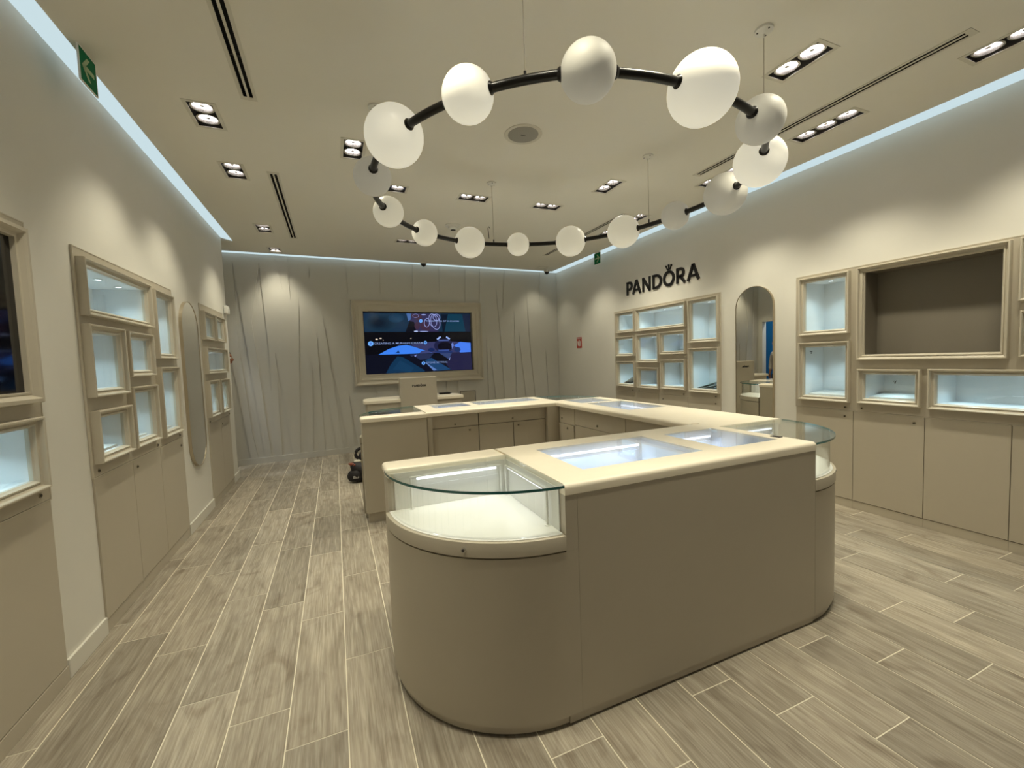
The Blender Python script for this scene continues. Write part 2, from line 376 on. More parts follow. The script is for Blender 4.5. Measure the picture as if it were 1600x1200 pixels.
# alcove wall with the doorway, and the blue room behind it
m = MB(); m.box(-1.62, -1.50, 7.45, yb(-1.5) + 0.012, 0, 2.2); m.box(-1.62, -1.50, 6.752, yb(-1.5) + 0.012, 2.2, 3.28)
m.build('wall_alcove', PAINT, kind='structure', smooth=False)
m = MB(); m.box(-1.499, -1.485, 7.452, 7.50, 0, 2.25); m.box(-1.499, -1.485, 6.755, 7.452, 2.202, 2.25)
m.build('trim_1', SKIRT, kind='structure', smooth=False)
MB().box(-3.2, -2.9, 5.6, 8.9, 0, 3.28).box(-2.9, -1.62, 8.8, 8.9, 0, 3.28).build('wall_blue', BLUEW, kind='structure', smooth=False)
MB().box(-2.9, -1.66, 5.6, 5.72, 0, 3.28).build('wall_side_room', PAINT, kind='structure', smooth=False)
# grooved panelling of the back wall: tall narrow wedges cut out of a raised skin
blades = [(-1.45, -1.28, [(-1.47, 1.9)], [(-1.39, 1.17)]), (-1.18, -1.09, [(-1.335, 3.12)], [(-1.18, 1.25)], [(-1.24, 0.5), (-1.335, 1.9)]),
          (-1.0, -0.94, [(-0.99, 3.12)], [(-0.935, 1.7)], [(-1.03, 0.5), (-1.14, 2.2)]), (-0.85, -0.70, [(-0.85, 1.73)], []), (-0.59, -0.49, [(-0.47, 2.6)], []),
          (-0.40, -0.32, [(-0.33, 1.5)], []), (-0.22, -0.04, [(-0.24, 2.03)], []), (0.06, 0.14, [(-0.14, 2.42)], []), (0.24, 0.30, [(0.2, 1.0)], []),
          (0.62, 0.70, [(0.60, 2.2)], []), (1.0, 1.1, [(0.98, 1.4)], []), (1.5, 1.58, [(1.52, 1.8)], []), (1.85, 1.93, [(1.9, 1.6)], []), (2.05, 2.15, [(2.1, 1.9)], []),
          (2.68, 2.75, [(2.74, 1.92)], []), (2.86, 2.95, [(2.81, 1.74)], []), (3.02, 3.10, [(2.98, 2.9)], [(3.06, 1.69)]), (3.29, 3.36, [(3.35, 2.48)], []),
          (3.50, 3.62, [(3.44, 2.04)], []), (3.74, 3.83, [(3.63, 3.1)], [(3.70, 1.6)]), (4.06, 4.12, [(4.05, 1.69)], [])]
tops = [(-0.78, -0.70, -0.69, 2.72), (-0.60, -0.54, -0.59, 2.57), (-0.32, -0.27, -0.29, 2.9), (0.2, 0.26, 0.28, 2.67), (0.75, 0.82, 0.8, 2.7), (1.3, 1.38, 1.35, 2.65),
        (1.8, 1.86, 1.85, 2.75), (2.3, 2.37, 2.33, 2.4), (2.6, 2.66, 2.62, 2.5), (3.12, 3.18, 3.11, 2.46), (3.9, 3.97, 3.93, 2.6)]
ZT = 3.236
poly = [(-1.50, 0.0)]
poly = [(-1.497, 0.09)]
for b in blades:
    poly.append((b[0], 0.09))
    if len(b) > 4: poly += b[4]
    poly += b[2]
    poly += list(reversed(b[3])) if len(b[3]) else []
    poly.append((b[1], 0.09))
poly += [(4.355, 0.09), (4.355, ZT)]
for a, b, c, d in reversed(tops): poly += [(b, ZT), (c, d), (a, ZT)]
poly.append((-1.497, ZT))
m = MB().prism(poly, 0.0, -0.014, mp=MBK)
m.prism([(-1.497, 0), (4.355, 0), (4.355, 0.09), (-1.497, 0.09)], 0.004, -0.014, mp=MBK)
m.build('trim_2', GROOVE, kind='structure', smooth=False)
# skirting boards between the cabinets
for nm, x0, x1, segs in (('baseboard_left', -1.30, -1.286, [(YF, 1.61), (2.708, 3.088), (4.618, 5.452), (6.47, 6.762)]), ('baseboard_right', 4.346, 4.36, [(YF, 0.79), (2.872, 3.78), (5.89, yb(4.36) - 0.02)])):
    m = MB()
    for a, b in segs: m.box(x0, x1, a, b, 0, 0.10)
    m.build(nm, SKIRT, bevel=0.003, seg=1, kind='structure', smooth=False)
# cove light diffusers level with the ceiling
def cove(label, poly):
    o = MB().prism(poly, ZC - 0.003, ZC + 0.012).build('cove_light', LED_STRIP, smooth=False)
    tag(o, label, 'cove light', None); single(o)
cove('broad pale blue light strip between ceiling and left wall', [(XL + 0.002, YF), (CX0 - 0.002, YF), (CX0 - 0.002, 6.88), (XL + 0.002, 6.745)])
cove('pale blue light strip between ceiling and right wall', [(CX1 + 0.002, YF), (XR - 0.002, YF), (XR - 0.002, yb(XR) - 0.115), (CX1 + 0.002, yb(CX1) - 0.115)])
cove('thin pale light strip along the top of the grooved back wall', [(-1.49, yb(-1.49) - 0.106), (XR - 0.002, yb(XR) - 0.106), (XR - 0.002, yb(XR) - 0.002), (-1.49, yb(-1.49) - 0.002)])

# ------------------------------------------------------------------ ceiling spotlights
def make_fix(n):
    r = thing('recessed_spotlight', 'x', 'ceiling light', (0, 0, ZC), 'recessed ceiling spotlights'); l = LP * n / 2 + 0.004; h = 0.076
    MB().plate(ID, -h - 0.020, h + 0.020, -l - 0.020, l + 0.020, [(-h + 0.003, h - 0.003, -l + 0.003, l - 0.003)], ZC - 0.003, ZC - 0.0002).build('trim', TRIM, r, smooth=False)
    m = MB().plate(ID, -h, h, -l, l, [(-h + 0.002, h - 0.002, -l + 0.002, l - 0.002)], ZC - 0.0002, ZC + 0.10)
    m.box(-h, h, -l, l, ZC + 0.10, ZC + 0.104); m.build('housing', DARK, r, smooth=False)
    for k in range(n):
        y = (k - (n - 1) / 2) * LP
        p = MB().lathe((0, y, ZC), [(0.071, 0.030), (0.071, 0.012), (0.060, 0.012), (0.050, 0.050), (0.030, 0.066)], 28, caps=False).build('lamp', REFL, r)
        MB().lathe((0, y, ZC), [(0.052, 0.040), (0.048, 0.034), (1e-5, 0.032)], 24).build('lens', LENS, p)
        MB().lathe((0, y, ZC), [(0.014, 0.031), (0.013, 0.020), (0.004, 0.017)], 12).build('cap', REFL, p)
        d = bpy.data.lights.get('spot_beam') or bpy.data.lights.new('spot_beam', 'SPOT')
        d.energy = SPOT_W; d.color = WARM; d.spot_size = math.radians(90); d.spot_blend = 0.75; d.shadow_soft_size = 0.035
        o = bpy.data.objects.new('beam', d); COL.objects.link(o); o.parent = p; o.location = (0, y, -0.004)
    return r
protos = {}
for x, y, n, ax, dr, lab in FIX:
    first = n not in protos
    if first: protos[n] = make_fix(n)
    r = copy_tree(protos[n])
    r.location = (x, y, ZC); r.rotation_euler = (0, 0, PI / 2 if ax == 'x' else 0); r['label'] = lab
    q = Vector(dr)
    if ax == 'x': q = Matrix.Rotation(-PI / 2, 3, 'Z') @ q
    for p in r.children:
        for c in p.children:
            if c.type == 'LIGHT':
                c.rotation_euler = q.to_track_quat('-Z', 'Y').to_euler()
                if x < -0.5 or x > 3.5:
                    c.data = bpy.data.lights.get('spot_beam_wall') or c.data.copy(); c.data.name = 'spot_beam_wall'; c.data.energy = WALL_W
for q in protos.values():
    for p in list(q.children_recursive): bpy.data.objects.remove(p, do_unlink=True)
    bpy.data.objects.remove(q, do_unlink=True)
# linear vents
for x, y0, y1, lab, sd in VENTS:
    r = thing('slot_vent', lab, 'air vent', (x, (y0 + y1) / 2, ZC), 'slot air vents in the ceiling')
    s1, s2 = (-0.027, -0.006), (0.008, 0.029)
    MB().plate(ID, x - 0.048, x + 0.048, y0 - 0.03, y1 + 0.03, [(x + s1[0], x + s1[1], y0 + 0.005, y1 - 0.005), (x + s2[0], x + s2[1], y0 + 0.005, y1 - 0.005)], ZC - 0.003, ZC - 0.0002).build('grille', TRIM, r, smooth=False)
    m = MB(); m.plate(ID, x - 0.033, x + 0.033, y0, y1, [(x - 0.031, x + 0.031, y0 + 0.002, y1 - 0.002)], ZC, ZC + 0.05)
    m.box(x - 0.033, x + 0.033, y0, y1, ZC + 0.05, ZC + 0.052); m.build('plenum', BLACK, r, smooth=False)
    m = MB()
    k = y0 + 0.15
    while k < y1: m.box(x - 0.03, x + 0.03, k, k + 0.006, ZC + 0.004, ZC + 0.02); k += 0.6
    m.build('bridge', DARK, r, smooth=False)
# speaker, detector, dome cameras
r = thing('ceiling_speaker', 'round grey loudspeaker grille set in the ceiling inside the globe ring', 'speaker', (1.46, 3.09, ZC))
MB().lathe((1.46, 3.09, ZC), [(0.118, -0.004), (0.146, -0.006), (0.150, -0.002), (0.150, -0.0002)], 48).build('ring', TRIM, r)
MB().lathe((1.46, 3.09, ZC), [(1e-5, -0.008), (0.08, -0.0075), (0.119, -0.005), (0.119, -0.0005)], 48).build('grille', GRILLE, r)
MB().box(1.44, 1.48, 3.087, 3.093, ZC - 0.0095, ZC - 0.0078).build('badge', DARK, r)
r = thing('smoke_detector', 'white round smoke detector on the ceiling above a small far globe', 'smoke detector', (1.51, 5.41, ZC))
MB().lathe((1.51, 5.41, ZC), [(0.10, -0.0002), (0.10, -0.010), (0.085, -0.018)], 32).build('base', PLASTIC, r)
MB().lathe((1.51, 5.41, ZC), [(0.06, -0.018), (0.058, -0.045), (0.040, -0.055), (0.035, -0.06)], 28).build('head', PLASTIC, r)
MB().lathe((1.51, 5.41, ZC), [(0.034, -0.0601), (0.03, -0.064)], 20).build('sensor', DARK, r)
for x, y, lab in ((1.53, 7.48, 'small dome camera on the ceiling above the back wall television'), (4.02, 7.62, 'small dome camera on the ceiling in the far right corner')):
    r = thing('dome_camera', lab, 'security camera', (x, y, ZC), 'ceiling dome cameras')
    MB().lathe((x, y, ZC), [(0.058, -0.0002), (0.058, -0.035), (0.048, -0.042)], 28).build('base', PLASTIC, r)
    MB().lathe((x, y, ZC), [(0.047, -0.042)] + [(0.047 * math.cos(a * PI / 14), -0.042 - 0.047 * math.sin(a * PI / 14)) for a in range(1, 8)], 28).build('dome', SCREENB, r)

# ------------------------------------------------------------------ globe ring chandelier
GLB = [(0.346, 2.265, 1, 1), (0.601, 1.821, 0, 1), (1.015, 1.513, 0, 0), (1.558, 1.443, 1, 1), (2.042, 1.530, 0, 0), (2.468, 1.854, 1, 1), (2.715, 2.313, 1, 0), (2.712, 2.805, 0, 0),
       (2.567, 3.309, 1, 1), (2.246, 3.730, 1, 1), (1.781, 3.976, 0, 1), (1.289, 4.036, 1, 1), (0.810, 3.843, 0, 1), (0.445, 3.387, 0, 1), (0.281, 2.786, 0, 0)]
RC = (1.499, 2.718); ZR = 2.65
CH = thing('globe_ring_chandelier', 'large ring chandelier of frosted white globes joined by black tubes', 'chandelier', (RC[0], RC[1], ZR))
GR_R = (0.113, 0.147)
for i, (x, y, big, op) in enumerate(GLB):
    g = MB().ball((x, y, ZR), GR_R[big], 48, 28).build('globe', (OPAL if i in (0, 1, 3, 5) else OPAL_DIM) if op else FROST, CH)
    if not op: g['label'] = 'greyer frosted globe'
    x2, y2, b2, _ = GLB[(i + 1) % 15]
    a1 = math.atan2(y - RC[1], x - RC[0]); a2 = math.atan2(y2 - RC[1], x2 - RC[0])
    while a2 < a1: a2 += 2 * PI
    r1 = math.hypot(x - RC[0], y - RC[1]); r2 = math.hypot(x2 - RC[0], y2 - RC[1])
    d = math.hypot(x2 - x, y2 - y); t0 = (GR_R[big] - 0.006) / d; t1 = 1 - (GR_R[b2] - 0.006) / d
    P = []
    for k in range(9):
        t = t0 + (t1 - t0) * k / 8; a = a1 + (a2 - a1) * t; rr = r1 + (r2 - r1) * t
        P.append(Vector((RC[0] + rr * math.cos(a), RC[1] + rr * math.sin(a), ZR)))
    arm = MB().tube(P, 0.0195, 20).build('arm', BLACKM, CH)
    for e, f in ((0, 1), (8, 7)):
        dr = (P[f] - P[e]).normalized()
        MB().tube([P[e] + dr * q for q in (0.0, 0.004, 0.010, 0.016)], [0.027, 0.028, 0.0245, 0.020], 20).build('collar', BLACKM, arm)
for x, y in ((0.800, 1.655), (2.265, 1.675), (2.655, 3.06), (1.535, 4.02), (0.352, 3.09)):
    MB().rod((x, y, ZR + 0.02), (x, y, ZC - 0.012), 0.0018, 6).build('wire', METAL, CH)
    MB().rod((x, y, ZR + 0.012), (x, y, ZR + 0.042), 0.006, 10).build('grip', BLACKM, CH)
    p = MB().lathe((x, y, ZC), [(0.046, -0.0005), (0.046, -0.012), (0.030, -0.016), (0.008, -0.030), (0.005, -0.045)], 24).build('ceiling_mount', PLASTIC, CH)
    m = MB()
    for k in range(3):
        a = k * 2 * PI / 3 + 0.4; m.rod((x + 0.033 * math.cos(a), y + 0.033 * math.sin(a), ZC - 0.010), (x + 0.033 * math.cos(a), y + 0.033 * math.sin(a), ZC - 0.0175), 0.0045, 8)
    m.build('screw', DARK, p)
MB().tube([(1.500, 4.02, 2.80), (1.487, 4.02, 2.815), (1.478, 4.02, 2.80), (1.482, 4.02, 2.76), (1.486, 4.02, 2.70)], 0.0035, 8).build('cable_tail', BLACKM, CH)

# ------------------------------------------------------------------ built-in showcases
PROF = [(0, -0.004), (0, 0.037), (0.003, 0.043), (0.009, 0.043), (0.013, 0.039), (0.017, 0.022), (0.028, 0.015), (0.030, 0.021), (0.036, 0.021), (0.041, 0.010), (0.046, 0.004), (0.046, -0.012), (0.0, -0.012)]
def showcase(mp, y0, y1, z0, z1, label, lights=1, depth=0.29, group='framed wall showcases', power=1.0):
    r = thing('wall_showcase', label, 'showcase', mp((y0 + y1) / 2, z0, 0), group)
    MB().frame(mp, y0, y1, z0, z1, PROF).build('frame', FRAMEM, r, smooth=False)
    a0, a1, b0, b1 = y0 + 0.046, y1 - 0.046, z0 + 0.046, z1 - 0.046
    MB().box(a0 + 0.0005, a1 - 0.0005, b0 + 0.0005, b1 - 0.0005, -0.004, 0.000, mp=mp).build('glass_pane', GLASS, r, smooth=False)
    e = 0.0
    m = MB(); A0, A1, B0, B1 = a0 - e, a1 + e, b0 - e, b1 + e; t = 0.006
    m.box(A0, A1, B0, B1, -depth - t, -depth, mp=mp); m.box(A0 - t, A0, B0 - t, B1 + t, -depth - t, -0.0122, mp=mp); m.box(A1, A1 + t, B0 - t, B1 + t, -depth - t, -0.0122, mp=mp)
    m.box(A0, A1, B0 - t, B0, -depth - t, -0.0122, mp=mp); m.box(A0, A1, B1, B1 + t, -depth - t, -0.0122, mp=mp)
    m.build('lining', WHITE, r, smooth=False)
    for k in range(lights):
        ya = a0 + (a1 - a0) * (k + 0.5) / lights
        c = mp(ya, b1, -0.09)
        p = MB().lathe(c, [(0.024, -0.0002), (0.024, -0.004), (0.017, -0.005)], 20).build('puck_light', CHROME, r)
        MB().lathe(c, [(1e-5, -0.0052), (0.016, -0.0052), (0.0165, -0.004)], 16).build('lens', PUCK, p)
        area = (a1 - a0) * (b1 - b0) / lights
        lamp('glow', 'SPOT', (c[0], c[1], c[2] - 0.009), CASE_W * power * (0.6 + 6.0 * area), COOL, p, 0.012, 112, 0.8)
    return r
def lock(mp, y, z, parent, r=0.0115):
    c = Vector(mp(y, z, 0)); n = Vector(mp(y, z, 1)) - c
    o = MB().rod(c - n * 0.001, c + n * 0.004, r, 16).build('lock', METAL, parent)
    MB().rod(c + n * 0.004, c + n * 0.0062, r * 0.55, 12).build('keyhole', DARK, o)
def wall_unit(mp, y0, y1, cases, locks, doors, dlocks, tag_txt, zt=2.207, extra=()):
    """surround panel with openings, base cabinets with doors, and the showcases in it"""
    pn = thing('display_surround', 'flat taupe surround panel holding ' + tag_txt, 'wall panel', mp((y0 + y1) / 2, 0.912, 0))
    hl = [(a + 0.035, b - 0.035, c + 0.035, d - 0.035) for a, b, c, d, *_ in cases] + [(a + 0.035, b - 0.035, c + 0.035, d - 0.035) for a, b, c, d in extra]
    MB().plate(mp, y0, y1, 0.912, zt, hl, -0.012, 0.0).build('panel', TAUPE, pn, smooth=False)
    MB().frame(mp, y0 - 0.004, y1 + 0.004, 0.905, zt + 0.004, [(0, -0.009), (0, 0.002), (0.005, 0.002), (0.005, -0.009)]).build('edge_trim', FRAMEM, pn, smooth=False)
    for y, z in locks: lock(mp, y, z, pn)
    for k, (a, b, lab) in enumerate(doors):
        bs = thing('base_cabinet', lab, 'cabinet', mp((a + b) / 2, 0, 0), 'base cabinets along the walls')
        MB().plate(mp, a, b, 0.0, 0.909, [(a + 0.02, b - 0.02, 0.09, 0.89)], -0.30, -0.0185).box(a, b, 0.0, 0.909, -0.31, -0.30, mp=mp).build('carcass', TAUPE_D, bs, smooth=False)
        MB().box(a + 0.0005, b - 0.0005, 0.001, 0.074, -0.018, 0.003 if y1 < 2.8 and mp is ML else -0.004, mp=mp).build('plinth', TAUPE, bs, smooth=False)
        d = MB().box(a + 0.002, b - 0.002, 0.079, 0.905, -0.018, 0.0, mp=mp).build('door', TAUPE, bs, bevel=0.0012, seg=1, smooth=False)
        for y, z in dlocks:
            if a < y < b: lock(mp, y, z, d)

# left wall, near unit: black television above one long showcase
LDn = showcase(ML, 1.66, 2.632, 0.980, 1.312, 'brightly lit showcase under the black television on the near left wall', 3, power=0.9)
wall_unit(ML, 1.62, 2.70, [(1.66, 2.632, 0.980, 1.312)], [(2.625, 0.946)], [(1.62, 2.16, 'taupe base cabinet outside the photo below the near left showcase'), (2.16, 2.70, 'taupe base cabinet in the lower left corner of the photo')], [], 'the black television and one showcase at the left edge', extra=[(1.62, 2.68, 1.337, 2.206)])
TVPROF = [(0, -0.004), (0, 0.040), (0.004, 0.047), (0.020, 0.048), (0.026, 0.040), (0.034, 0.022), (0.040, 0.018), (0.042, 0.022), (0.050, 0.022), (0.052, -0.012), (0, -0.012)]
r = thing('wall_television', 'black switched-off television in a moulded frame at the left edge', 'television', ML(2.15, 1.377, 0))
MB().frame(ML, 1.66, 2.64, 1.377, 2.166, TVPROF).build('frame', FRAMEM, r, smooth=False)
MB().box(1.712, 2.588, 1.429, 2.114, -0.012, 0.004, mp=ML).build('screen', SCREENB, r, smooth=False)
# left wall, middle unit
LM = [(3.115, 4.052, 1.830, 2.155, 'wide showcase in the top row of the left wall with two lamps showing', 3),
      (3.108, 3.545, 1.365, 1.783, 'tall showcase in the middle row at the near end of the left cluster', 1),
      (3.597, 4.015, 1.470, 1.776, 'small squarish showcase in the centre of the left cluster', 1),
      (4.115, 4.540, 1.600, 2.142, 'tall greyish showcase at top right of the left cluster', 1),
      (3.117, 3.550, 0.984, 1.287, 'bottom row showcase nearest the camera in the left cluster', 1),
      (3.589, 4.015, 0.986, 1.402, 'bottom row showcase in the middle of the left cluster', 1),
      (4.110, 4.543, 0.973, 1.534, 'bottom row tall showcase of the left cluster beside the oval mirror', 1)]
for a, b, c, d, lab, n in LM: showcase(ML, a, b, c, d, lab, n)
wall_unit(ML, 3.095, 4.612, LM, [(3.155, 0.940), (4.034, 0.935), (4.537, 0.934)],
          [(3.095, 3.593, 'near taupe base cabinet door under the left showcase cluster'), (3.593, 4.075, 'middle taupe base cabinet door under the left showcase cluster'), (4.075, 4.612, 'taupe base cabinet door just left of the oval mirror')],
          [(3.657, 0.852), (4.55, 0.841)], 'the seven showcases of the left wall')
# left wall, far unit
LFt = [(5.455, 5.925, 1.826, 2.132, 'near one of two small top showcases beyond the oval mirror', 1), (5.958, 6.395, 1.832, 2.132, 'far one of two small top showcases beyond the oval mirror', 1),
       (5.472, 6.405, 1.452, 1.748, 'single wide showcase in the middle of the far left unit', 2),
       (5.438, 5.888, 0.978, 1.379, 'near bottom showcase of the far left unit', 1), (5.975, 6.400, 0.975, 1.378, 'far bottom showcase of the far left unit', 1)]
LFt = [(max(5.468, a), b, c, d, l, n) for a, b, c, d, l, n in LFt]
for a, b, c, d, lab, n in LFt: showcase(ML, a, b, c, d, lab, n)
wall_unit(ML, 5.46, 6.46, LFt, [(5.52, 0.930), (6.42, 0.925)], [(5.46, 5.99, 'near taupe base cabinet of the far left unit beyond the oval mirror'), (5.99, 6.46, 'farthest taupe base cabinet on the left wall')], [(6.042, 0.841)], 'the five showcases beyond the oval mirror')
# right wall, far cluster below the lettering
RF = [(5.358, 5.815, 1.852, 2.178, 'top left small showcase of the cluster under the wall lettering', 1),
      (4.318, 5.320, 1.845, 2.178, 'wide top showcase under the wall lettering', 3),
      (5.372, 5.835, 1.472, 1.788, 'left column middle showcase of the cluster under the lettering', 1),
      (4.832, 5.308, 1.368, 1.796, 'tall centre showcase directly under the wide top one', 1),
      (4.323, 4.803, 1.480, 1.798, 'small showcase right of centre under the wide top one', 1),
      (3.797, 4.265, 1.621, 2.178, 'tall top right showcase of the cluster beside the arched mirror', 1),
      (5.365, 5.825, 0.984, 1.392, 'bottom left showcase of the far right cluster, holding a leaning sheet', 1),
      (4.838, 5.305, 0.978, 1.292, 'low bottom row showcase, second from left under the lettering', 1),
      (4.326, 4.793, 0.992, 1.406, 'bottom row showcase with a small black mark inside', 1),
      (3.790, 4.268, 0.978, 1.550, 'tall bottom right showcase of the cluster with a slanted glass shelf', 1)]
for a, b, c, d, lab, n in RF: showcase(MR, a, b, c, d, lab, n)
wall_unit(MR, 3.785, 5.885, RF, [(5.442, 0.930), (5.296, 0.930), (4.383, 0.934), (3.858, 0.936)],
          [(5.366, 5.885, 'leftmost taupe base cabinet under the far right showcase cluster'), (4.86, 5.366, 'second taupe base cabinet under the far right showcase cluster'), (4.311, 4.86, 'third taupe base cabinet under the far right showcase cluster'), (3.785, 4.311, 'taupe base cabinet just left of the arched mirror')],
          [(5.437, 0.836), (4.777, 0.839), (3.861, 0.847)], 'the ten showcases under the wall lettering')
# right wall, near unit
RN = [(2.375, 2.822, 1.620, 2.182, 'upper showcase beside the arched mirror on the near right wall', 1),
      (2.368, 2.826, 0.985, 1.550, 'lower showcase beside the arched mirror on the near right wall', 1),
      (1.856, 2.302, 0.987, 1.293, 'small low showcase below the empty brown niche', 1),
      (0.900, 1.812, 0.980, 1.298, 'wide low showcase running off the right edge of the photo', 3),
      (0.860, 1.342, 1.765, 2.190, 'upper showcase at the far right edge of the photo', 1),
      (0.860, 1.332, 1.385, 1.700, 'lower sliver of showcase at the right edge above the wide one', 1)]
for a, b, c, d, lab, n in RN: showcase(MR, a, b, c, d, lab, n)
wall_unit(MR, 0.80, 2.865, RN, [(2.412, 0.938), (2.278, 0.941)],
          [(2.345, 2.865, 'taupe base cabinet door behind the round glass case on the right'), (1.837, 2.345, 'taupe base cabinet door below the small low showcase'), (1.361, 1.837, 'widest looking taupe base cabinet door at the lower right'), (0.80, 1.361, 'taupe base cabinet cut by the right edge of the photo')],
          [(2.415, 0.854), (1.904, 0.853)], 'the showcases and empty niche of the near right wall', zt=2.207, extra=[(1.352, 2.340, 1.345, 2.212)])
r = thing('empty_niche', 'big empty brown niche in a moulded frame on the right wall', 'niche', MR(1.85, 1.376, 0))
MB().frame(MR, 1.384, 2.312, 1.376, 2.188, PROF).build('frame', FRAMEM, r, smooth=False)
NICHE = mat('niche_brown', (0.19, 0.168, 0.130), 0.6, noise=0.02)
m = MB(); dp = 0.19; A0, A1, B0, B1 = 1.430, 2.266, 1.422, 2.142; t = 0.008
m.box(A0, A1, B0, B1, -dp - t, -dp, mp=MR); m.box(A0 - t, A0, B0 - t, B1 + t, -dp - t, -0.0122, mp=MR); m.box(A1, A1 + t, B0 - t, B1 + t, -dp - t, -0.0122, mp=MR)
m.box(A0, A1, B0 - t, B0, -dp - t, -0.0122, mp=MR); m.box(A0, A1, B1, B1 + t, -dp - t, -0.0122, mp=MR); m.build('recess', NICHE, r, smooth=False)
# small things left in the showcases
def sheet(name, pts, mtl, lab, cat):
    P = [Vector(p) for p in pts]; n = (P[1] - P[0]).cross(P[2] - P[0]).normalized() * 0.006
    o = MB().add(P + [p + n for p in P], [(0, 1, 2, 3), (4, 5, 6, 7), (0, 1, 5, 4), (1, 2, 6, 5), (2, 3, 7, 6), (3, 0, 4, 7)]).build(name, mtl, smooth=False)
    tag(single(o), lab, cat)
SHEETM = mat('acrylic_blue', (0.50, 0.66, 0.70), 0.2)
sheet('acrylic_sheet', [(4.40, 5.46, 1.16), (4.40, 5.74, 1.035), (4.58, 5.74, 1.035), (4.58, 5.46, 1.16)], WHITE_G, 'white acrylic sheet leaning in the bottom left showcase under the lettering', 'sheet')
sheet('glass_shelf', [(4.40, 3.86, 1.13), (4.40, 4.20, 1.03), (4.60, 4.20, 1.03), (4.60, 3.86, 1.13)], SHEETM, 'slanted bluish glass shelf resting in the tall bottom right showcase', 'shelf')
sheet('glass_shelf', [(4.40, 3.86, 1.09), (4.40, 4.12, 1.030), (4.60, 4.12, 1.030), (4.60, 3.86, 1.09)], SHEETM, 'lower of the two slanted glass shelves in the bottom right showcase', 'shelf')
def pad(mp, y0, y1, z, lab, lift=0.02):
    o = MB().add([mp(a, z + (lift if c < -0.1 else 0.0) + dz, c) for dz in (0.001, 0.014) for c in (-0.03, -0.26) for a in (y0, y1)], [(0, 1, 3, 2), (4, 5, 7, 6), (0, 1, 5, 4), (2, 3, 7, 6), (0, 2, 6, 4), (1, 3, 7, 5)]).build('display_pad', WHITE_G, smooth=False)
    tag(single(o), lab, 'display pad', 'white display pads in the wall showcases')
pad(ML, 3.19, 3.48, 1.030, 'white pad in the bottom near showcase of the left cluster')
pad(ML, 3.66, 3.95, 1.032, 'white pad in the bottom middle showcase of the left cluster')
pad(ML, 4.18, 4.47, 1.020, 'white pad in the bottom tall showcase beside the oval mirror')
pad(MR, 2.43, 2.76, 1.031, 'white pad in the lower showcase beside the arched mirror')
pad(MR, 1.92, 2.24, 1.033, 'white pad in the small low showcase under the niche')
def clip(p, lab):
    o = MB().tube([(p[0], p[1] - 0.010, p[2] + 0.012), (p[0], p[1] - 0.002, p[2]), (p[0], p[1] + 0.004, p[2] + 0.010), (p[0], p[1] + 0.012, p[2] + 0.004)], 0.0028, 8).ball((p[0], p[1], p[2] - 0.008), 0.006, 10, 6).build('hook', BLACKM)
    tag(single(o), lab, 'hook', 'small black hooks in the showcases')
clip((4.635, 2.17, 1.165), 'tiny black hook on the back of the small low showcase')
clip((4.36, 2.725, 1.455), 'tiny black hook at the top of the lower showcase beside the arched mirror')
clip((4.635, 4.60, 1.24), 'tiny black hook in the bottom row showcase under the lettering')

# ------------------------------------------------------------------ mirrors
def capsule(y, r, z0, z1, n=20, round_bottom=True):
    P = [(y + r * math.cos(k * PI / n), z1 - r + r * math.sin(k * PI / n)) for k in range(n + 1)]
    if round_bottom: P += [(y - r * math.cos(k * PI / n), z0 + r - r * math.sin(k * PI / n)) for k in range(n + 1)]
    else: P += [(y - r, z0), (y + r, z0)]
    return P
def mirror(mp, y, r, z0, z1, lab, rb):
    t = thing('wall_mirror', lab, 'mirror', mp(y, z0, 0))
    MB().prism(capsule(y, r - 0.008, z0 + 0.008, z1 - 0.008, round_bottom=rb), 0.004, 0.0125, mp=mp).build('glass', MIRROR, t, smooth=False)
    a = capsule(y, r, z0, z1, round_bottom=rb); b = capsule(y, r - 0.007, z0 + 0.007, z1 - 0.007, round_bottom=rb); n = len(a); m = MB()
    for i in range(n):
        j = (i + 1) % n
        for (p, q, c, d) in ((a, a, -0.0095, 0.016), (b, b, -0.0095, 0.016)): m.add([mp(*p[i], c), mp(*p[j], c), mp(*q[j], d), mp(*q[i], d)], [(0, 1, 2, 3)])
        for c in (-0.0095, 0.016): m.add([mp(*a[i], c), mp(*a[j], c), mp(*b[j], c), mp(*b[i], c)], [(0, 1, 2, 3)])
    m.build('edge', BRASSF, t, smooth=False)
mirror(ML, 5.035, 0.25, 0.555, 2.165, 'tall pill shaped mirror with a thin bronze edge on the left wall', True)
mirror(lambda a, b, c: (4.350 - c - 0.0062 * (a - 3.332), a, b), 3.332, 0.230, 0.555, 2.205, 'tall round topped mirror on the right wall between two showcase units', True)

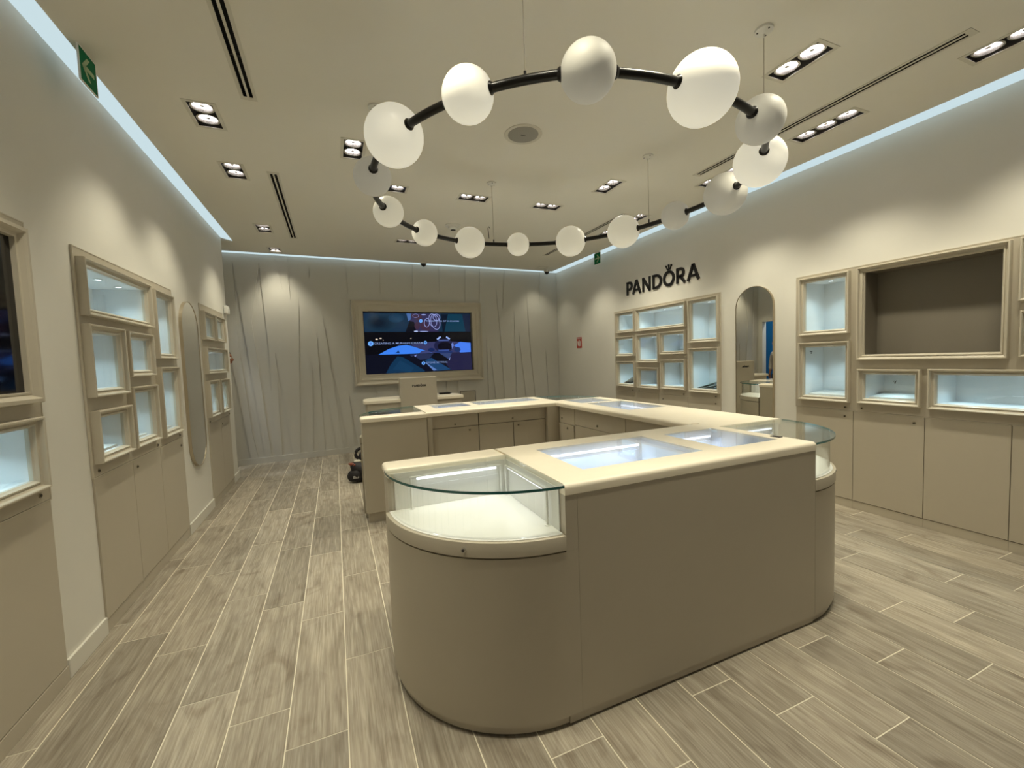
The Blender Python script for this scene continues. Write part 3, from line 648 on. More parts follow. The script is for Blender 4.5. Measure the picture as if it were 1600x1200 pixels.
# ------------------------------------------------------------------ stroke lettering
def stroke_letter(ch, mp, a, w, h, z, t, d0, d1, sgn):
    """one capital; a = left edge, sgn = reading direction along the a axis"""
    U = lambda u, v: (a + sgn * u * w, z + v * h)
    def bar(m, p, q, tw):
        (x0, y0), (x1, y1) = U(*p), U(*q); dx, dy = x1 - x0, y1 - y0; L = math.hypot(dx, dy); nx, ny = -dy / L * tw / 2, dx / L * tw / 2
        m.prism([(x0 + nx, y0 + ny), (x1 + nx, y1 + ny), (x1 - nx, y1 - ny), (x0 - nx, y0 - ny)], d0, d1, mp=mp)
    def arc(m, cu, cv, ru, rv, a0, a1, tw, n=22):
        cx, cz = U(cu, cv); A, B = ru * w, rv * h
        for k in range(n):
            p0, p1 = a0 + (a1 - a0) * k / n, a0 + (a1 - a0) * (k + 1) / n
            o = lambda th, e: (cx + sgn * (A + e) * math.cos(th), cz + (B + e) * math.sin(th))
            m.prism([o(p0, tw / 2), o(p1, tw / 2), o(p1, -tw / 2), o(p0, -tw / 2)], d0, d1, mp=mp)
    m = MB(); tu = t / w / 2; tv = t / h / 2
    if ch == 'P': bar(m, (tu, 0), (tu, 1), t); bar(m, (tu, 1 - tv), (0.55, 1 - tv), t); bar(m, (tu, 0.43), (0.55, 0.43), t); arc(m, 0.55, (1 - tv + 0.43) / 2, 0.45 - tu, (1 - tv - 0.43) / 2, -PI / 2, PI / 2, t)
    if ch == 'A': bar(m, (tu, 0), (0.5, 1.0), t); bar(m, (1 - tu, 0), (0.5, 1.0), t * 1.05); bar(m, (0.24, 0.30), (0.76, 0.30), t * 0.8)
    if ch == 'N': bar(m, (tu, 0), (tu, 1), t * 0.9); bar(m, (1 - tu, 0), (1 - tu, 1), t * 0.9); bar(m, (tu, 0.96), (1 - tu, 0.04), t * 1.1)
    if ch == 'D': bar(m, (tu, 0), (tu, 1), t); bar(m, (tu, 1 - tv), (0.38, 1 - tv), t); bar(m, (tu, tv), (0.38, tv), t); arc(m, 0.38, 0.5, 0.62 - tu, 0.5 - tv, -PI / 2, PI / 2, t)
    if ch == 'O':
        arc(m, 0.5, 0.5, 0.5 - tu, 0.52 - tv, 0, 2 * PI, t, 40)
        for u0, u1, v1 in ((0.40, 0.27, 1.32), (0.5, 0.5, 1.36), (0.60, 0.73, 1.32)):
            bar(m, (u0, 1.08), (u1, v1), t * 0.28); arc(m, u1, v1 + 0.01, 0.030, 0.03, 0, 2 * PI, t * 0.22, 10)
        bar(m, (0.38, 1.08), (0.62, 1.08), t * 0.35)
    if ch == 'R':
        bar(m, (tu, 0), (tu, 1), t); bar(m, (tu, 1 - tv), (0.48, 1 - tv), t); bar(m, (tu, 0.46), (0.48, 0.46), t)
        arc(m, 0.48, (1 - tv + 0.46) / 2, 0.40 - tu, (1 - tv - 0.46) / 2, -PI / 2, PI / 2, t); bar(m, (0.42, 0.46), (1 - tu, 0.02), t)
    return m
def lettering(mp, spans, h, z, t, d0, d1, sgn, parent):
    for ch, a, b in spans: stroke_letter(ch, mp, a, abs(b - a), h, z, t, d0, d1, sgn).build('letter', LETTER, parent, smooth=False)
r = thing('wall_lettering', 'large black letters spelling PANDORA with a crown on the O', 'sign', (4.345, 4.82, 2.43))
lettering(MW(4.36, -1), [('P', 5.549, 5.408), ('A', 5.415, 5.212), ('N', 5.180, 5.000), ('D', 4.957, 4.767), ('O', 4.741, 4.524), ('R', 4.490, 4.325), ('A', 4.305, 4.092)], 0.208, 2.430, 0.037, 0.0005, 0.018, -1, r)

# ------------------------------------------------------------------ signs on walls and ceiling
def exit_sign(x, s, y0, y1, z0, z1, lab):
    r = thing('exit_sign', lab, 'sign', (x, (y0 + y1) / 2, z0)); mp = MW(x, s)
    MB().box(y0, y1, z0, z1, -0.003, 0.003, mp=mp).build('board', [GREEN], r, smooth=False)
    MB().box(y0 + 0.03, y1 - 0.03, z1, ZC - 0.0005, -0.002, 0.002, mp=mp).build('hanger', PLASTIC, r, smooth=False)
    MB().frame(mp, y0 - 0.004, y1 + 0.004, z0 - 0.004, z1 + 0.0002, [(0, -0.004), (0, 0.0045), (0.005, 0.0045), (0.005, 0.003)]).build('border', PLASTIC, r, smooth=False)
    c = (z0 + z1) / 2; yc = (y0 + y1) / 2; q = (y1 - y0) * 0.36; m = MB()
    m.prism([(yc + q, c - 0.012), (yc + q, c + 0.012), (yc - q * 0.6, c + 0.012), (yc - q * 0.6, c - 0.012)], 0.0032, 0.0042, mp=mp)
    for e in (1, -1): m.prism([(yc - q, c), (yc - q * 0.1, c + e * q * 0.95), (yc + q * 0.35, c + e * q * 0.95), (yc - q * 0.5, c)], 0.0032, 0.0042, mp=mp)
    m.build('arrow', ARROWM, r, smooth=False)
exit_sign(-1.150, 1, 3.00, 3.172, 3.058, 3.238, 'green exit sign with pale arrow hanging by the left cove light')
exit_sign(4.185, -1, 6.005, 6.185, 3.040, 3.226, 'green exit sign with pale arrow hanging by the right cove light')
r = thing('fire_sign', 'small red fire equipment sign on the right wall near the back corner', 'sign', (4.357, 7.02, 1.655)); mp = MW(4.36, -1)
MB().box(6.93, 7.105, 1.655, 1.862, 0.0005, 0.004, mp=mp).build('board', RED, r, smooth=False)
m = MB(); m.box(6.965, 6.985, 1.69, 1.79, 0.0042, 0.0052, mp=mp); m.box(7.002, 7.026, 1.69, 1.80, 0.0042, 0.0052, mp=mp); m.box(7.005, 7.023, 1.80, 1.815, 0.0042, 0.0052, mp=mp)
m.prism([(7.045, 1.70), (7.065, 1.70), (7.075, 1.78), (7.055, 1.80), (7.04, 1.76)], 0.0042, 0.0052, mp=mp); m.box(6.95, 7.08, 1.835, 1.845, 0.0042, 0.0048, mp=mp); m.build('pictogram', PLASTIC, r, smooth=False)
r = thing('alarm_sounder', 'small white alarm box at the far end of the left wall', 'alarm', (-1.298, 6.64, 2.215))
MB().box(6.58, 6.70, 2.222, 2.33, 0.002, 0.05, mp=MW(-1.30, 1)).build('case', PLASTIC, r, bevel=0.012, seg=3)
MB().rod((-1.25, 6.64, 2.276), (-1.243, 6.64, 2.276), 0.022, 16).build('lens', WHITE_G, r)

# ------------------------------------------------------------------ counter island
YS0, YS1, YN0, YN1 = 1.430, 2.222, 4.150, 4.910
XW, XI, XE0, XE1 = 0.805, 2.333, 2.258, 2.950
ZT0, ZT1 = 0.955, 1.0
def body(m, x0, x1, y0, y1, z0=0.052, z1=ZT0): return m.box(x0, x1, y0, y1, z0, z1)
def well(parent, x0, x1, y0, y1, tube='n', power=1.0):
    """glazed inset in a counter top with a lit white tray below"""
    MB().box(x0 + 0.001, x1 - 0.001, y0 + 0.001, y1 - 0.001, ZT1 - 0.007, ZT1 - 0.001).build('glass_inset', WIN, parent, smooth=False)
    t = 0.005; zb = 0.845; m = MB()
    m.plate(ID, x0 + 0.0005, x1 - 0.0005, y0 + 0.0005, y1 - 0.0005, [(x0 + t, x1 - t, y0 + t, y1 - t)], zb, ZT1 - 0.0075); m.box(x0, x1, y0, y1, zb - 0.006, zb)
    m.build('display_tray', WHITE, parent, smooth=False)
    if tube == 'n': p, q = (x0 + 0.04, y1 - 0.025, 0.955), (x1 - 0.04, y1 - 0.025, 0.955); sx, sy = x1 - x0 - 0.1, 0.01
    else: p, q = (x1 - 0.025, y0 + 0.04, 0.955), (x1 - 0.025, y1 - 0.04, 0.955); sx, sy = 0.01, y1 - y0 - 0.1
    o = MB().rod(p, q, 0.007, 10).build('light_tube', LED_TUBE, parent)
    d = (0, -0.45, -1) if tube == 'n' else (-0.45, 0, -1)
    lamp('glow', 'AREA', ((p[0] + q[0]) / 2 + (-0.012 if tube != 'n' else 0), (p[1] + q[1]) / 2 + (-0.012 if tube == 'n' else 0), 0.944), WELL_W * power * max(sx, sy) / 0.6, TUBE, o, direction=d, sx=sx, sy=sy)
    a = 0.30 * (x1 - x0)
    MB().box(x0 + 0.03, x0 + a, y0 + 0.03, y0 + 0.13, zb + 0.0005, zb + 0.03).build('pad', WHITE_G, parent, smooth=False)
    MB().box(x0 + a + 0.012, x1 - 0.10, y0 + 0.03, y0 + 0.13, zb + 0.0005, zb + 0.03).build('pad', WHITE_G, parent, smooth=False)
topsel = lambda f: (lambda v: v.z > ZT1 - 1e-4 and f(v))
# front counter
r = thing('display_counter', 'long front counter with two glazed insets, facing the camera', 'counter', (1.57, 1.83, 0), 'counters of the island')
W1, W2 = (0.985, 1.700, 1.585, 2.060), (1.838, 2.245, 1.578, 2.030)
MB().plate(ID, XW, XI, YS0, YS1, [W1, W2], ZT0, ZT1).build('countertop', CREAM, r, bevel=0.020, seg=5, sel=topsel(lambda v: v.y < YS0 + 1e-4 or v.y > YS1 - 1e-4))
m = MB(); m.plate(ID, XW, XI, YS0 + 0.004, YS1 - 0.02, [(W1[0] - 0.01, W1[1] + 0.01, W1[2] - 0.01, W1[3] + 0.01), (W2[0] - 0.01, W2[1] + 0.01, W2[2] - 0.01, W2[3] + 0.01)], 0.80, ZT0)
m.box(XW, XI, YS0 + 0.02, YS1 - 0.02, 0.055, 0.80); m.box(XW, 0.8605, YS0 + 0.004, YS0 + 0.02, 0.055, 0.80); m.box(XW, XI, YS0 + 0.06, YS1 - 0.06, 0, 0.055); m.build('carcass', TAUPE, r, smooth=False)
MB().box(0.861, XI, YS0 + 0.002, YS0 + 0.019, 0.045, 0.80).box(0.861, XI, YS0 + 0.002, YS0 + 0.0039, 0.80, ZT0).build('front_panel', TAUPE, r, smooth=False)
MB().box(XW, 0.8600, YS0 + 0.002, YS0 + 0.0039, 0.7285, ZT0).build('end_panel', TAUPE, r, smooth=False)
MB().box(XW, XI, YS0 + 0.009, YS0 + 0.030, 0.007, 0.045).box(XW, XI, YS1 - 0.06, YS1 - 0.04, 0.0, 0.055).build('plinth', TAUPE, r, smooth=False)
well(r, *W1); well(r, *W2)
MB().box(2.285, 2.315, 1.60, 1.655, ZT1 + 0.0002, ZT1 + 0.004).build('latch', DARK, r, smooth=False)
# side counter
r = thing('display_counter', 'side counter along the right of the island with two glazed insets', 'counter', (2.6, 3.17, 0), 'counters of the island')
E1, E2 = (2.425, 2.860, 3.095, 3.790), (2.405, 2.810, 3.860, 4.265)
cut = [(XE0 - 1, XI + 0.0005, 4.147, 5), (XE0 - 1, XI + 0.0005, 1, 2.225)]
MB().plate(ID, XE0, XE1, 2.052, 4.292, [E1, E2] + cut, ZT0, ZT1).build('countertop', CREAM, r, bevel=0.020, seg=5, sel=topsel(lambda v: v.x < XE0 + 1e-4 or v.x > XE1 - 1e-4))
m = MB(); m.plate(ID, 2.336, XE1 - 0.02, 2.07, 4.28, [(E1[0] - 0.01, E1[1] + 0.01, E1[2] - 0.01, E1[3] + 0.01), (E2[0] - 0.01, E2[1] + 0.01, E2[2] - 0.01, E2[3] + 0.005)], 0.80, ZT0); m.box(2.31, XE1 - 0.02, 2.23, 4.14, 0.055, 0.80); m.box(2.336, XE1 - 0.02, 2.07, 4.28, 0.055, 0.80)
m.box(2.31, 2.336, 2.23, 4.14, 0.80, ZT0); m.build('carcass', TAUPE_D, r, smooth=False)
MB().box(XE1 - 0.02, XE1 - 0.004, 2.07, 4.28, 0.05, ZT0).build('outer_panel', TAUPE, r, smooth=False)
MB().box(2.34, XE1 - 0.05, 2.07, 4.28, 0.0, 0.055).build('plinth', TAUPE, r, smooth=False)
mi = MW(2.292, -1)
for a, b, c, d, kind, lk in ((3.824, 4.145, 0.772, 0.948, 'drawer', (4.089, 0.824)), (2.980, 3.820, 0.784, 0.948, 'drawer', (3.407, 0.822)), (3.824, 4.145, 0.075, 0.768, 'door', (3.955, 0.728)), (2.980, 3.820, 0.075, 0.780, 'door', (3.328, 0.737)), (2.232, 2.976, 0.075, 0.948, 'inner_panel', None)):
    off = 0.012 if (kind == 'door' and a > 3.8) else 0.0
    o = MB().box(a + 0.0015, b - 0.0015, c, d, -0.018, 0.0 + off, mp=mi).build(kind, TAUPE, r, bevel=0.001, seg=1, smooth=False)
    if lk: lock(MW(2.292 - off, -1), *lk, o)
well(r, *E1, tube='e'); well(r, *E2, tube='e')
# back counter
r = thing('display_counter', 'rear counter of the island with two long glazed insets and inner drawers', 'counter', (1.55, 4.53, 0), 'counters of the island')
N1, N2 = (0.965, 1.370, 4.470, 4.840), (1.455, 2.220, 4.470, 4.840)
MB().plate(ID, XW, XI, YN0, YN1, [N1, N2], ZT0, ZT1).build('countertop', CREAM, r, bevel=0.020, seg=5, sel=topsel(lambda v: v.y < YN0 + 1e-4 or v.y > YN1 - 1e-4))
m = MB(); m.plate(ID, XW, XI - 0.002, 4.219, YN1 - 0.02, [(N1[0] - 0.01, N1[1] + 0.01, N1[2] - 0.01, N1[3] + 0.01), (N2[0] - 0.01, N2[1] + 0.01, N2[2] - 0.01, N2[3] + 0.01)], 0.80, ZT0); m.box(XW, 2.30, 4.219, YN1 - 0.02, 0.055, 0.80); m.build('carcass', TAUPE_D, r, smooth=False)
MB().box(XW, XI - 0.004, YN1 - 0.02, YN1 - 0.004, 0.05, ZT0).build('outer_panel', TAUPE, r, smooth=False)
MB().box(XW, 2.30, 4.24, YN1 - 0.05, 0.0, 0.055).build('plinth', TAUPE, r, smooth=False)
for a, b in ((0.812, 0.858), (2.145, 2.308)): MB().box(a, b, 4.152, 4.2185, 0.05, ZT0 - 0.001).build('pilaster', TAUPE, r, smooth=False)
mn = MF(4.20)
for a, b, c, d, kind, lk in ((0.862, 1.355, 0.822, 0.945, 'drawer', (1.103, 0.849)), (1.360, 2.140, 0.822, 0.945, 'drawer', (1.745, 0.859)), (0.862, 1.355, 0.075, 0.816, 'door', (1.257, 0.776)), (1.360, 1.750, 0.075, 0.816, 'door', None), (1.754, 2.140, 0.075, 0.816, 'door', (1.810, 0.778))):
    o = MB().box(a + 0.0015, b - 0.0015, c, d, -0.018, 0.0, mp=mn).build(kind, TAUPE, r, bevel=0.001, seg=1, smooth=False)
    if kind == 'drawer': MB().box(a + 0.01, b - 0.01, d, d + 0.006, -0.016, -0.002, mp=mn).build('rail', CHROME, o, smooth=False)
    if lk: lock(mn, *lk, o)
well(r, *N1); well(r, *N2)
# quarter-round glass corner cases
def sector(cx, cy, r, sx, sy, n=28, r0=0.0):
    P = [(cx + sx * r * math.cos(k * PI / 2 / n), cy + sy * r * math.sin(k * PI / 2 / n)) for k in range(n + 1)]
    return P + [(cx, cy)]
def arcwall(m, cx, cy, ro, ri, sx, sy, z0, z1, n=28, a0=0.0, a1=1.0):
    for k in range(n):
        t0, t1 = (a0 + (a1 - a0) * k / n) * PI / 2, (a0 + (a1 - a0) * (k + 1) / n) * PI / 2
        o = lambda t, r: (cx + sx * r * math.cos(t), cy + sy * r * math.sin(t))
        m.prism([o(t0, ro), o(t1, ro), o(t1, ri), o(t0, ri)], z0, z1)
    return m
def corner(cx, cy, sx, sy, lab, ledge=None, posts=True):
    r = thing('corner_showcase', lab, 'glass case', (cx + sx * 0.25, cy + sy * 0.25, 0), 'quarter-round glass cases at the corners of the island')
    g = 0.0004; bx, by = cx + sx * g, cy + sy * g
    P = sector(bx, by, 0.617, sx, sy)
    if cx < 1 and sy < 0: P = P[:-1] + [(0.8600, by - 0.617), (0.8600, by - 0.6155), (bx, by - 0.6155), (bx, by)]
    MB().prism(P, 0.045, 0.728).build('curved_base', TAUPE, r)
    MB().prism(sector(bx, by, 0.603, sx, sy), 0.007, 0.045).build('plinth', TAUPE, r)
    MB().prism(sector(bx, by, 0.57, sx, sy), 0.0, 0.007).build('foot', DARK, r)
    MB().prism(sector(bx, by, 0.600, sx, sy), 0.728, 0.736).build('shadow_gap', TAUPE_D, r)
    dk = MB().prism(sector(bx, by, 0.6205, sx, sy), 0.736, 0.795).build('deck_ring', TAUPE, r, bevel=0.003, seg=2, sel=lambda v: v.z > 0.79)
    MB().prism(sector(bx + sx * 0.004, by + sy * 0.004, 0.600, sx, sy), 0.7952, 0.798).build('white_deck', WHITE_G, dk)
    if ledge is not None:   # narrow lacquered ledge and back wall beside the case
        y0, y1 = ledge; xa, xb = cx - 0.614, cx - 0.002
        MB().box(xa + 0.008, xb, y0 + 0.008, y1 - 0.008, 0.095, ZT0).build('back_wall', TAUPE, r, bevel=0.008, seg=3, sel=lambda v: v.x < xa + 0.02)
        MB().box(xa + 0.03, xb, y0 + 0.03, y1 - 0.025, 0.0, 0.095).build('kick_board', TAUPE, r, smooth=False)
        MB().box(xa, xb, y0, y1, ZT0, ZT1).build('ledge', CREAM, r, bevel=0.018, seg=5, sel=lambda v: v.x < xa + 0.01 or (v.z > ZT1 - 1e-4))
    th = 0.985
    P = sector(bx, by, 0.618, sx, sy, 40); n = len(P)
    g = MB(); g.prism(P, th, th + 0.011)
    for k in range(40): g.m[2 + k] = 1
    g.build('glass_top', [GTOP, GEDGE], r, smooth=False)
    arcwall(MB(), bx, by, 0.594, 0.589, sx, sy, 0.7985, th - 0.0005, a0=0.01, a1=0.985).build('curved_glass', GLASS, r)
    m = MB()   # white inner faces against the two straight sides
    m.box(min(bx, bx + sx * 0.575), max(bx, bx + sx * 0.575), min(by, by + sy * 0.006), max(by, by + sy * 0.006), 0.7985, 0.975)
    m.box(min(bx, bx + sx * 0.006), max(bx, bx + sx * 0.006), min(by + sy * 0.0062, by + sy * 0.575), max(by + sy * 0.0062, by + sy * 0.575), 0.7985, 0.975)
    m.build('inner_lining', WHITE_G, r, smooth=False)
    q = 0.020
    for (x0, y0, x1, y1, bright) in ((bx + sx * 0.04, by + sy * q, bx + sx * 0.50, by + sy * q, 1), (bx + sx * q, by + sy * 0.04, bx + sx * q, by + sy * 0.50, 0)):
        m = MB().rod((x0, y0, 0.7985), (x0, y0, 0.952), 0.0055, 10).rod((x1, y1, 0.7985), (x1, y1, 0.952), 0.0055, 10)
        m.rod((x0, y0, 0.7985), (x0, y0, 0.801), 0.012, 12).rod((x1, y1, 0.7985), (x1, y1, 0.801), 0.012, 12).rod((x0, y0, 0.950), (x1, y1, 0.950), 0.0055, 10)
        st = m.build('light_stand', PLASTIC, r)
        ex, ey = (x1 - x0) * 0.06, (y1 - y0) * 0.06
        if bright: o = MB().rod((x0 + ex, y0 + ey + sy * 0.004, 0.943), (x1 - ex, y1 - ey + sy * 0.004, 0.943), 0.007, 12).build('light_tube', LED_TUBE, st)
        else: o = MB().rod((x0 + ex, y0 + ey, 0.945), (x1 - ex, y1 - ey, 0.945), 0.004, 12).build('light_tube', LED_TUBE, st)
        L = max(abs(x1 - x0), abs(y1 - y0)); hor = abs(x1 - x0) > abs(y1 - y0)
        lamp('glow', 'AREA', ((x0 + x1) / 2 + (0 if hor else sx * 0.02), (y0 + y1) / 2 + (sy * 0.02 if hor else 0), 0.935), WELL_W * 0.15, (0.86, 0.93, 1.0), o, direction=((0, sy * 0.5, -1) if hor else (sx * 0.5, 0, -1)), sx=L * 0.9 if hor else 0.01, sy=0.01 if hor else L * 0.9)
    a = math.radians(52); lx, ly = cx + sx * 0.618 * math.cos(a), cy + sy * 0.618 * math.sin(a)
    n = Vector((sx * math.cos(a), sy * math.sin(a), 0)); c = Vector((lx, ly, 0.765))
    lo = MB().rod(c - n * 0.002, c + n * 0.010, 0.0095, 16).build('lock', CHROME, dk); MB().rod(c + n * 0.010, c + n * 0.012, 0.006, 12).build('keyhole', DARK, lo)
corner(0.8045, 2.049, -1, -1, 'large quarter-round glass case at the near left corner of the island', (2.050, 2.222))
corner(2.3345, 2.049, 1, -1, 'quarter-round glass case at the near right corner of the island')
corner(0.8045, 4.294, -1, 1, 'quarter-round glass case at the far left corner of the island', (4.118, 4.292))
corner(2.336, 4.296, 1, 1, 'quarter-round glass case at the far right corner of the island')

# ------------------------------------------------------------------ cash desk
def rounded(x0, x1, y0, y1, r, n=10):
    P = [(x0 + 0.02, y0), (x1 - 0.02, y0), (x1, y0 + 0.02)]
    P += [(x1 - r + r * math.cos(k * PI / 2 / n), y1 - r + r * math.sin(k * PI / 2 / n)) for k in range(n + 1)]
    P += [(x0 + r - r * math.sin(k * PI / 2 / n), y1 - r + r * math.cos(k * PI / 2 / n)) for k in range(n + 1)]
    return P + [(x0, y0 + 0.02)]
r = thing('cash_desk', 'rounded taupe cash desk with cream top behind the island', 'desk', (1.03, 6.27, 0))
MB().prism(rounded(0.335, 1.725, 5.985, 6.56, 0.30), 0.955, 1.0).build('desk_top', CREAM, r, bevel=0.016, seg=4, sel=lambda v: v.z > 0.999)
MB().prism(rounded(0.36, 1.70, 6.01, 6.53, 0.28), 0.06, 0.955).build('desk_body', TAUPE, r)
MB().prism(rounded(0.39, 1.67, 6.05, 6.50, 0.25), 0.0, 0.06).build('plinth', DARK, r)
MB().box(0.818, 1.324, 5.955, 5.984, 0.05, 1.278).box(0.818, 1.324, 5.984, 6.10, 1.002, 1.278).build('privacy_screen', TAUPE, r, bevel=0.003, seg=2)
MB().box(0.816, 1.326, 5.952, 6.102, 1.278, 1.284).build('screen_cap', CREAM, r, smooth=False)
sp = []; xx = 0.978; ww = (0.026, 0.030, 0.028, 0.029, 0.030, 0.025, 0.030)
for ch, wd in zip('PANDORA', ww): sp.append((ch, xx, xx + wd * 0.86)); xx += wd * 0.99
ps = thing('desk_sign', 'small black PANDORA lettering on the cash desk screen', 'sign', (1.078, 5.953, 1.155))
lettering(MF(5.9535), sp, 0.032, 1.155, 0.0066, -0.0012, 0.002, 1, ps)
r = thing('card_reader', 'flat black device lying on the right side of the cash desk', 'device', (1.52, 6.33, 1.0))
MB().box(1.44, 1.60, 6.28, 6.38, 1.0005, 1.022).build('case', BLACKM, r, bevel=0.006, seg=2); MB().box(1.455, 1.53, 6.30, 6.36, 1.0222, 1.0232).build('display', SCREENB, r)
MB().tube([(1.60, 6.33, 1.008), (1.63, 6.35, 1.006), (1.65, 6.40, 1.006), (1.62, 6.46, 1.006)], 0.004, 8).build('cable', BLACKM, r)

# ------------------------------------------------------------------ back wall television
SX0, SX1, SZ0, SZ1 = 0.492, 2.415, 1.317, 2.378
FX0, FX1, FZ0, FZ1 = 0.303, 2.632, 1.128, 2.580
r = thing('wall_television', 'large television with blue video in a wide moulded frame on the back wall', 'television', (1.46, yb(1.46), FZ0))
BPROF = [(0, -0.004), (0, 0.062), (0.006, 0.078), (0.022, 0.080), (0.030, 0.072), (0.048, 0.052), (0.075, 0.044), (0.080, 0.052), (0.105, 0.052), (0.115, 0.044), (0.165, 0.040), (0.172, 0.046), (0.184, 0.046), (0.188, 0.036), (0.188, 0.0)]
MB().frame(MBK, FX0, FX1, FZ0, FZ1, BPROF).build('frame', FRAMEM, r, smooth=False)
HC = [0]; SV = []; SF = []; SCn = []
def suv(a, b):
    l = 60 + (b - 62) * 48 / 826; rr = 1478 + (b - 80) * 30 / 742; u = (a - l) / (rr - l)
    tp = 62 + 18 * (a - 60) / 1418; bt = 888 - 66 * (a - 108) / 1400; v = (b - tp) / (bt - tp)
    return min(max(u, 0.004), 0.996), min(max(v, 0.004), 0.996)
def spoly(pts, col, raw=False):
    HC[0] += 1; c = 0.0300 + HC[0] * 0.00004; k = len(SV)
    for p in pts:
        u, v = p if raw else suv(*p)
        SV.append(MBK(SX0 + u * (SX1 - SX0), SZ1 - v * (SZ1 - SZ0), c))
    SF.append(tuple(range(k, k + len(pts)))); SCn.append(col)
def sell(a, b, ra, rb, col, rot=0, n=22):
    cr, sr = math.cos(rot), math.sin(rot)
    spoly([(a + ra * math.cos(t) * cr - rb * math.sin(t) * sr, b + ra * math.cos(t) * sr + rb * math.sin(t) * cr) for t in [k * 2 * PI / n for k in range(n)]], col)
def sring(a, b, ra, rb, col, wd=7, rot=0, n=26):
    cr, sr = math.cos(rot), math.sin(rot)
    o = lambda t, e: (a + (ra + e) * math.cos(t) * cr - (rb + e) * math.sin(t) * sr, b + (ra + e) * math.cos(t) * sr + (rb + e) * math.sin(t) * cr)
    for k in range(n):
        t0, t1 = k * 2 * PI / n, (k + 1) * 2 * PI / n; spoly([o(t0, 0), o(t1, 0), o(t1, -wd), o(t0, -wd)], col)
BK = (0.0015, 0.002, 0.006)
spoly([(0, 0), (1, 0), (1, 1), (0, 1)], BK, True)
spoly([(62, 70), (1478, 85), (1482, 318), (80, 325)], (0.008, 0.040, 0.095))
for i in range(6): sell(280 - i * 6, 205, 200 - i * 28, 120 - i * 16, (0.010 - i * 0.0012, 0.045 - i * 0.006, 0.090 - i * 0.011))
for i in range(4): sell(470 + i * 10, 140 + i * 6, 100 - i * 20, 60 - i * 12, (0.010 + 0.004 * i, 0.055 + 0.008 * i, 0.12 + 0.012 * i))
spoly([(600, 78), (1040, 84), (1062, 230), (1010, 300), (1040, 320), (590, 322), (640, 180)], (0.045, 0.040, 0.13))
spoly([(640, 180), (700, 190), (730, 320), (590, 322)], (0.003, 0.004, 0.012))
spoly([(600, 78), (660, 80), (655, 160), (625, 180)], (0.06, 0.14, 0.36))
for q in ((690, 110, 30, 25), (760, 130, 45, 40), (830, 240, 50, 55), (880, 270, 35, 40), (740, 240, 35, 50)): sell(*q, (0.075, 0.035, 0.075))
for q in ((985, 190, 62, 105, -0.3), (950, 170, 55, 90, -0.25), (1000, 130, 50, 45, 0.2), (870, 200, 38, 60, 0.1)): sring(q[0], q[1], q[2], q[3], (0.36, 0.42, 0.85), 6, q[4])
sring(720, 110, 40, 26, (0.20, 0.22, 0.5), 5); sell(825, 96, 30, 8, (0.30, 0.36, 0.7)); sell(725, 315, 28, 8, (0.5, 0.6, 0.95)); sell(830, 317, 60, 5, (0.4, 0.5, 0.9))
spoly([(1062, 86), (1360, 90), (1410, 316), (1095, 318)], (0.004, 0.060, 0.115)); spoly([(1062, 86), (1160, 88), (1110, 316), (1085, 318)], (0.002, 0.010, 0.03))
spoly([(1360, 90), (1478, 92), (1480, 316), (1410, 316)], (0.012, 0.022, 0.06))
spoly([(80, 325), (1482, 318), (1486, 590), (98, 628)], BK)
spoly([(640, 492), (760, 480), (900, 455), (1200, 448), (1482, 462), (1486, 588), (950, 602), (800, 560)], (0.060, 0.065, 0.20))
spoly([(250, 625), (380, 548), (500, 508), (600, 494), (700, 520), (800, 556), (870, 575), (950, 600), (600, 615)], (0.045, 0.22, 0.88))
spoly([(440, 605), (480, 590), (495, 562), (510, 590), (520, 606)], (0.01, 0.06, 0.26)); spoly([(760, 610), (800, 575), (860, 568), (940, 600), (820, 612)], (0.07, 0.09, 0.28))
spoly([(1240, 502), (1330, 452), (1482, 466), (1486, 587), (1330, 594), (1300, 540)], (0.06, 0.20, 0.85)); sell(1290, 555, 45, 34, (0.02, 0.05, 0.2)); sell(930, 560, 45, 26, (0.01, 0.03, 0.15))
sell(1100, 505, 135, 92, (0.018, 0.022, 0.09)); sell(1115, 515, 100, 62, (0.003, 0.003, 0.014)); spoly([(1000, 415), (1050, 378), (1062, 395), (1015, 430)], (0.35, 0.5, 0.95)); spoly([(1135, 378), (1190, 410), (1175, 425), (1130, 400)], (0.30, 0.45, 0.9))
spoly([(1225, 460), (1240, 500), (1215, 550), (1205, 480)], (0.15, 0.22, 0.6)); spoly([(1020, 430), (1180, 425), (1170, 440), (1030, 445)], (0.06, 0.10, 0.3)); sell(1100, 585, 130, 16, (0.02, 0.05, 0.22)); spoly([(1020, 560), (1180, 555), (1170, 572), (1035, 576)], (0.04, 0.08, 0.3))
for q in ((228, 422, 16, 8), (276, 408, 15, 7), (308, 432, 5, 4), (658, 408, 9, 4)): sell(*q, (0.9, 0.75, 0.6))
spoly([(98, 628), (1486, 592), (1505, 822), (112, 886)], (0.003, 0.005, 0.018))
spoly([(345, 874), (400, 760), (485, 645), (560, 660), (850, 838), (840, 850)], (0.006, 0.050, 0.13)); spoly([(430, 820), (520, 700), (700, 800), (660, 860)], (0.009, 0.065, 0.16))
spoly([(640, 620), (960, 606), (900, 680), (700, 700)], (0.03, 0.045, 0.13)); spoly([(700, 640), (735, 620), (715, 672), (690, 650)], (0.2, 0.25, 0.6)); spoly([(640, 660), (700, 640), (1000, 840), (850, 845)], (0.004, 0.006, 0.02))
spoly([(840, 700), (930, 665), (1200, 820), (1010, 838)], (0.016, 0.085, 0.24)); spoly([(840, 720), (870, 735), (1010, 830), (960, 838)], (0.10, 0.2, 0.5)); spoly([(930, 640), (1010, 606), (1180, 690), (1160, 760)], (0.003, 0.004, 0.012))
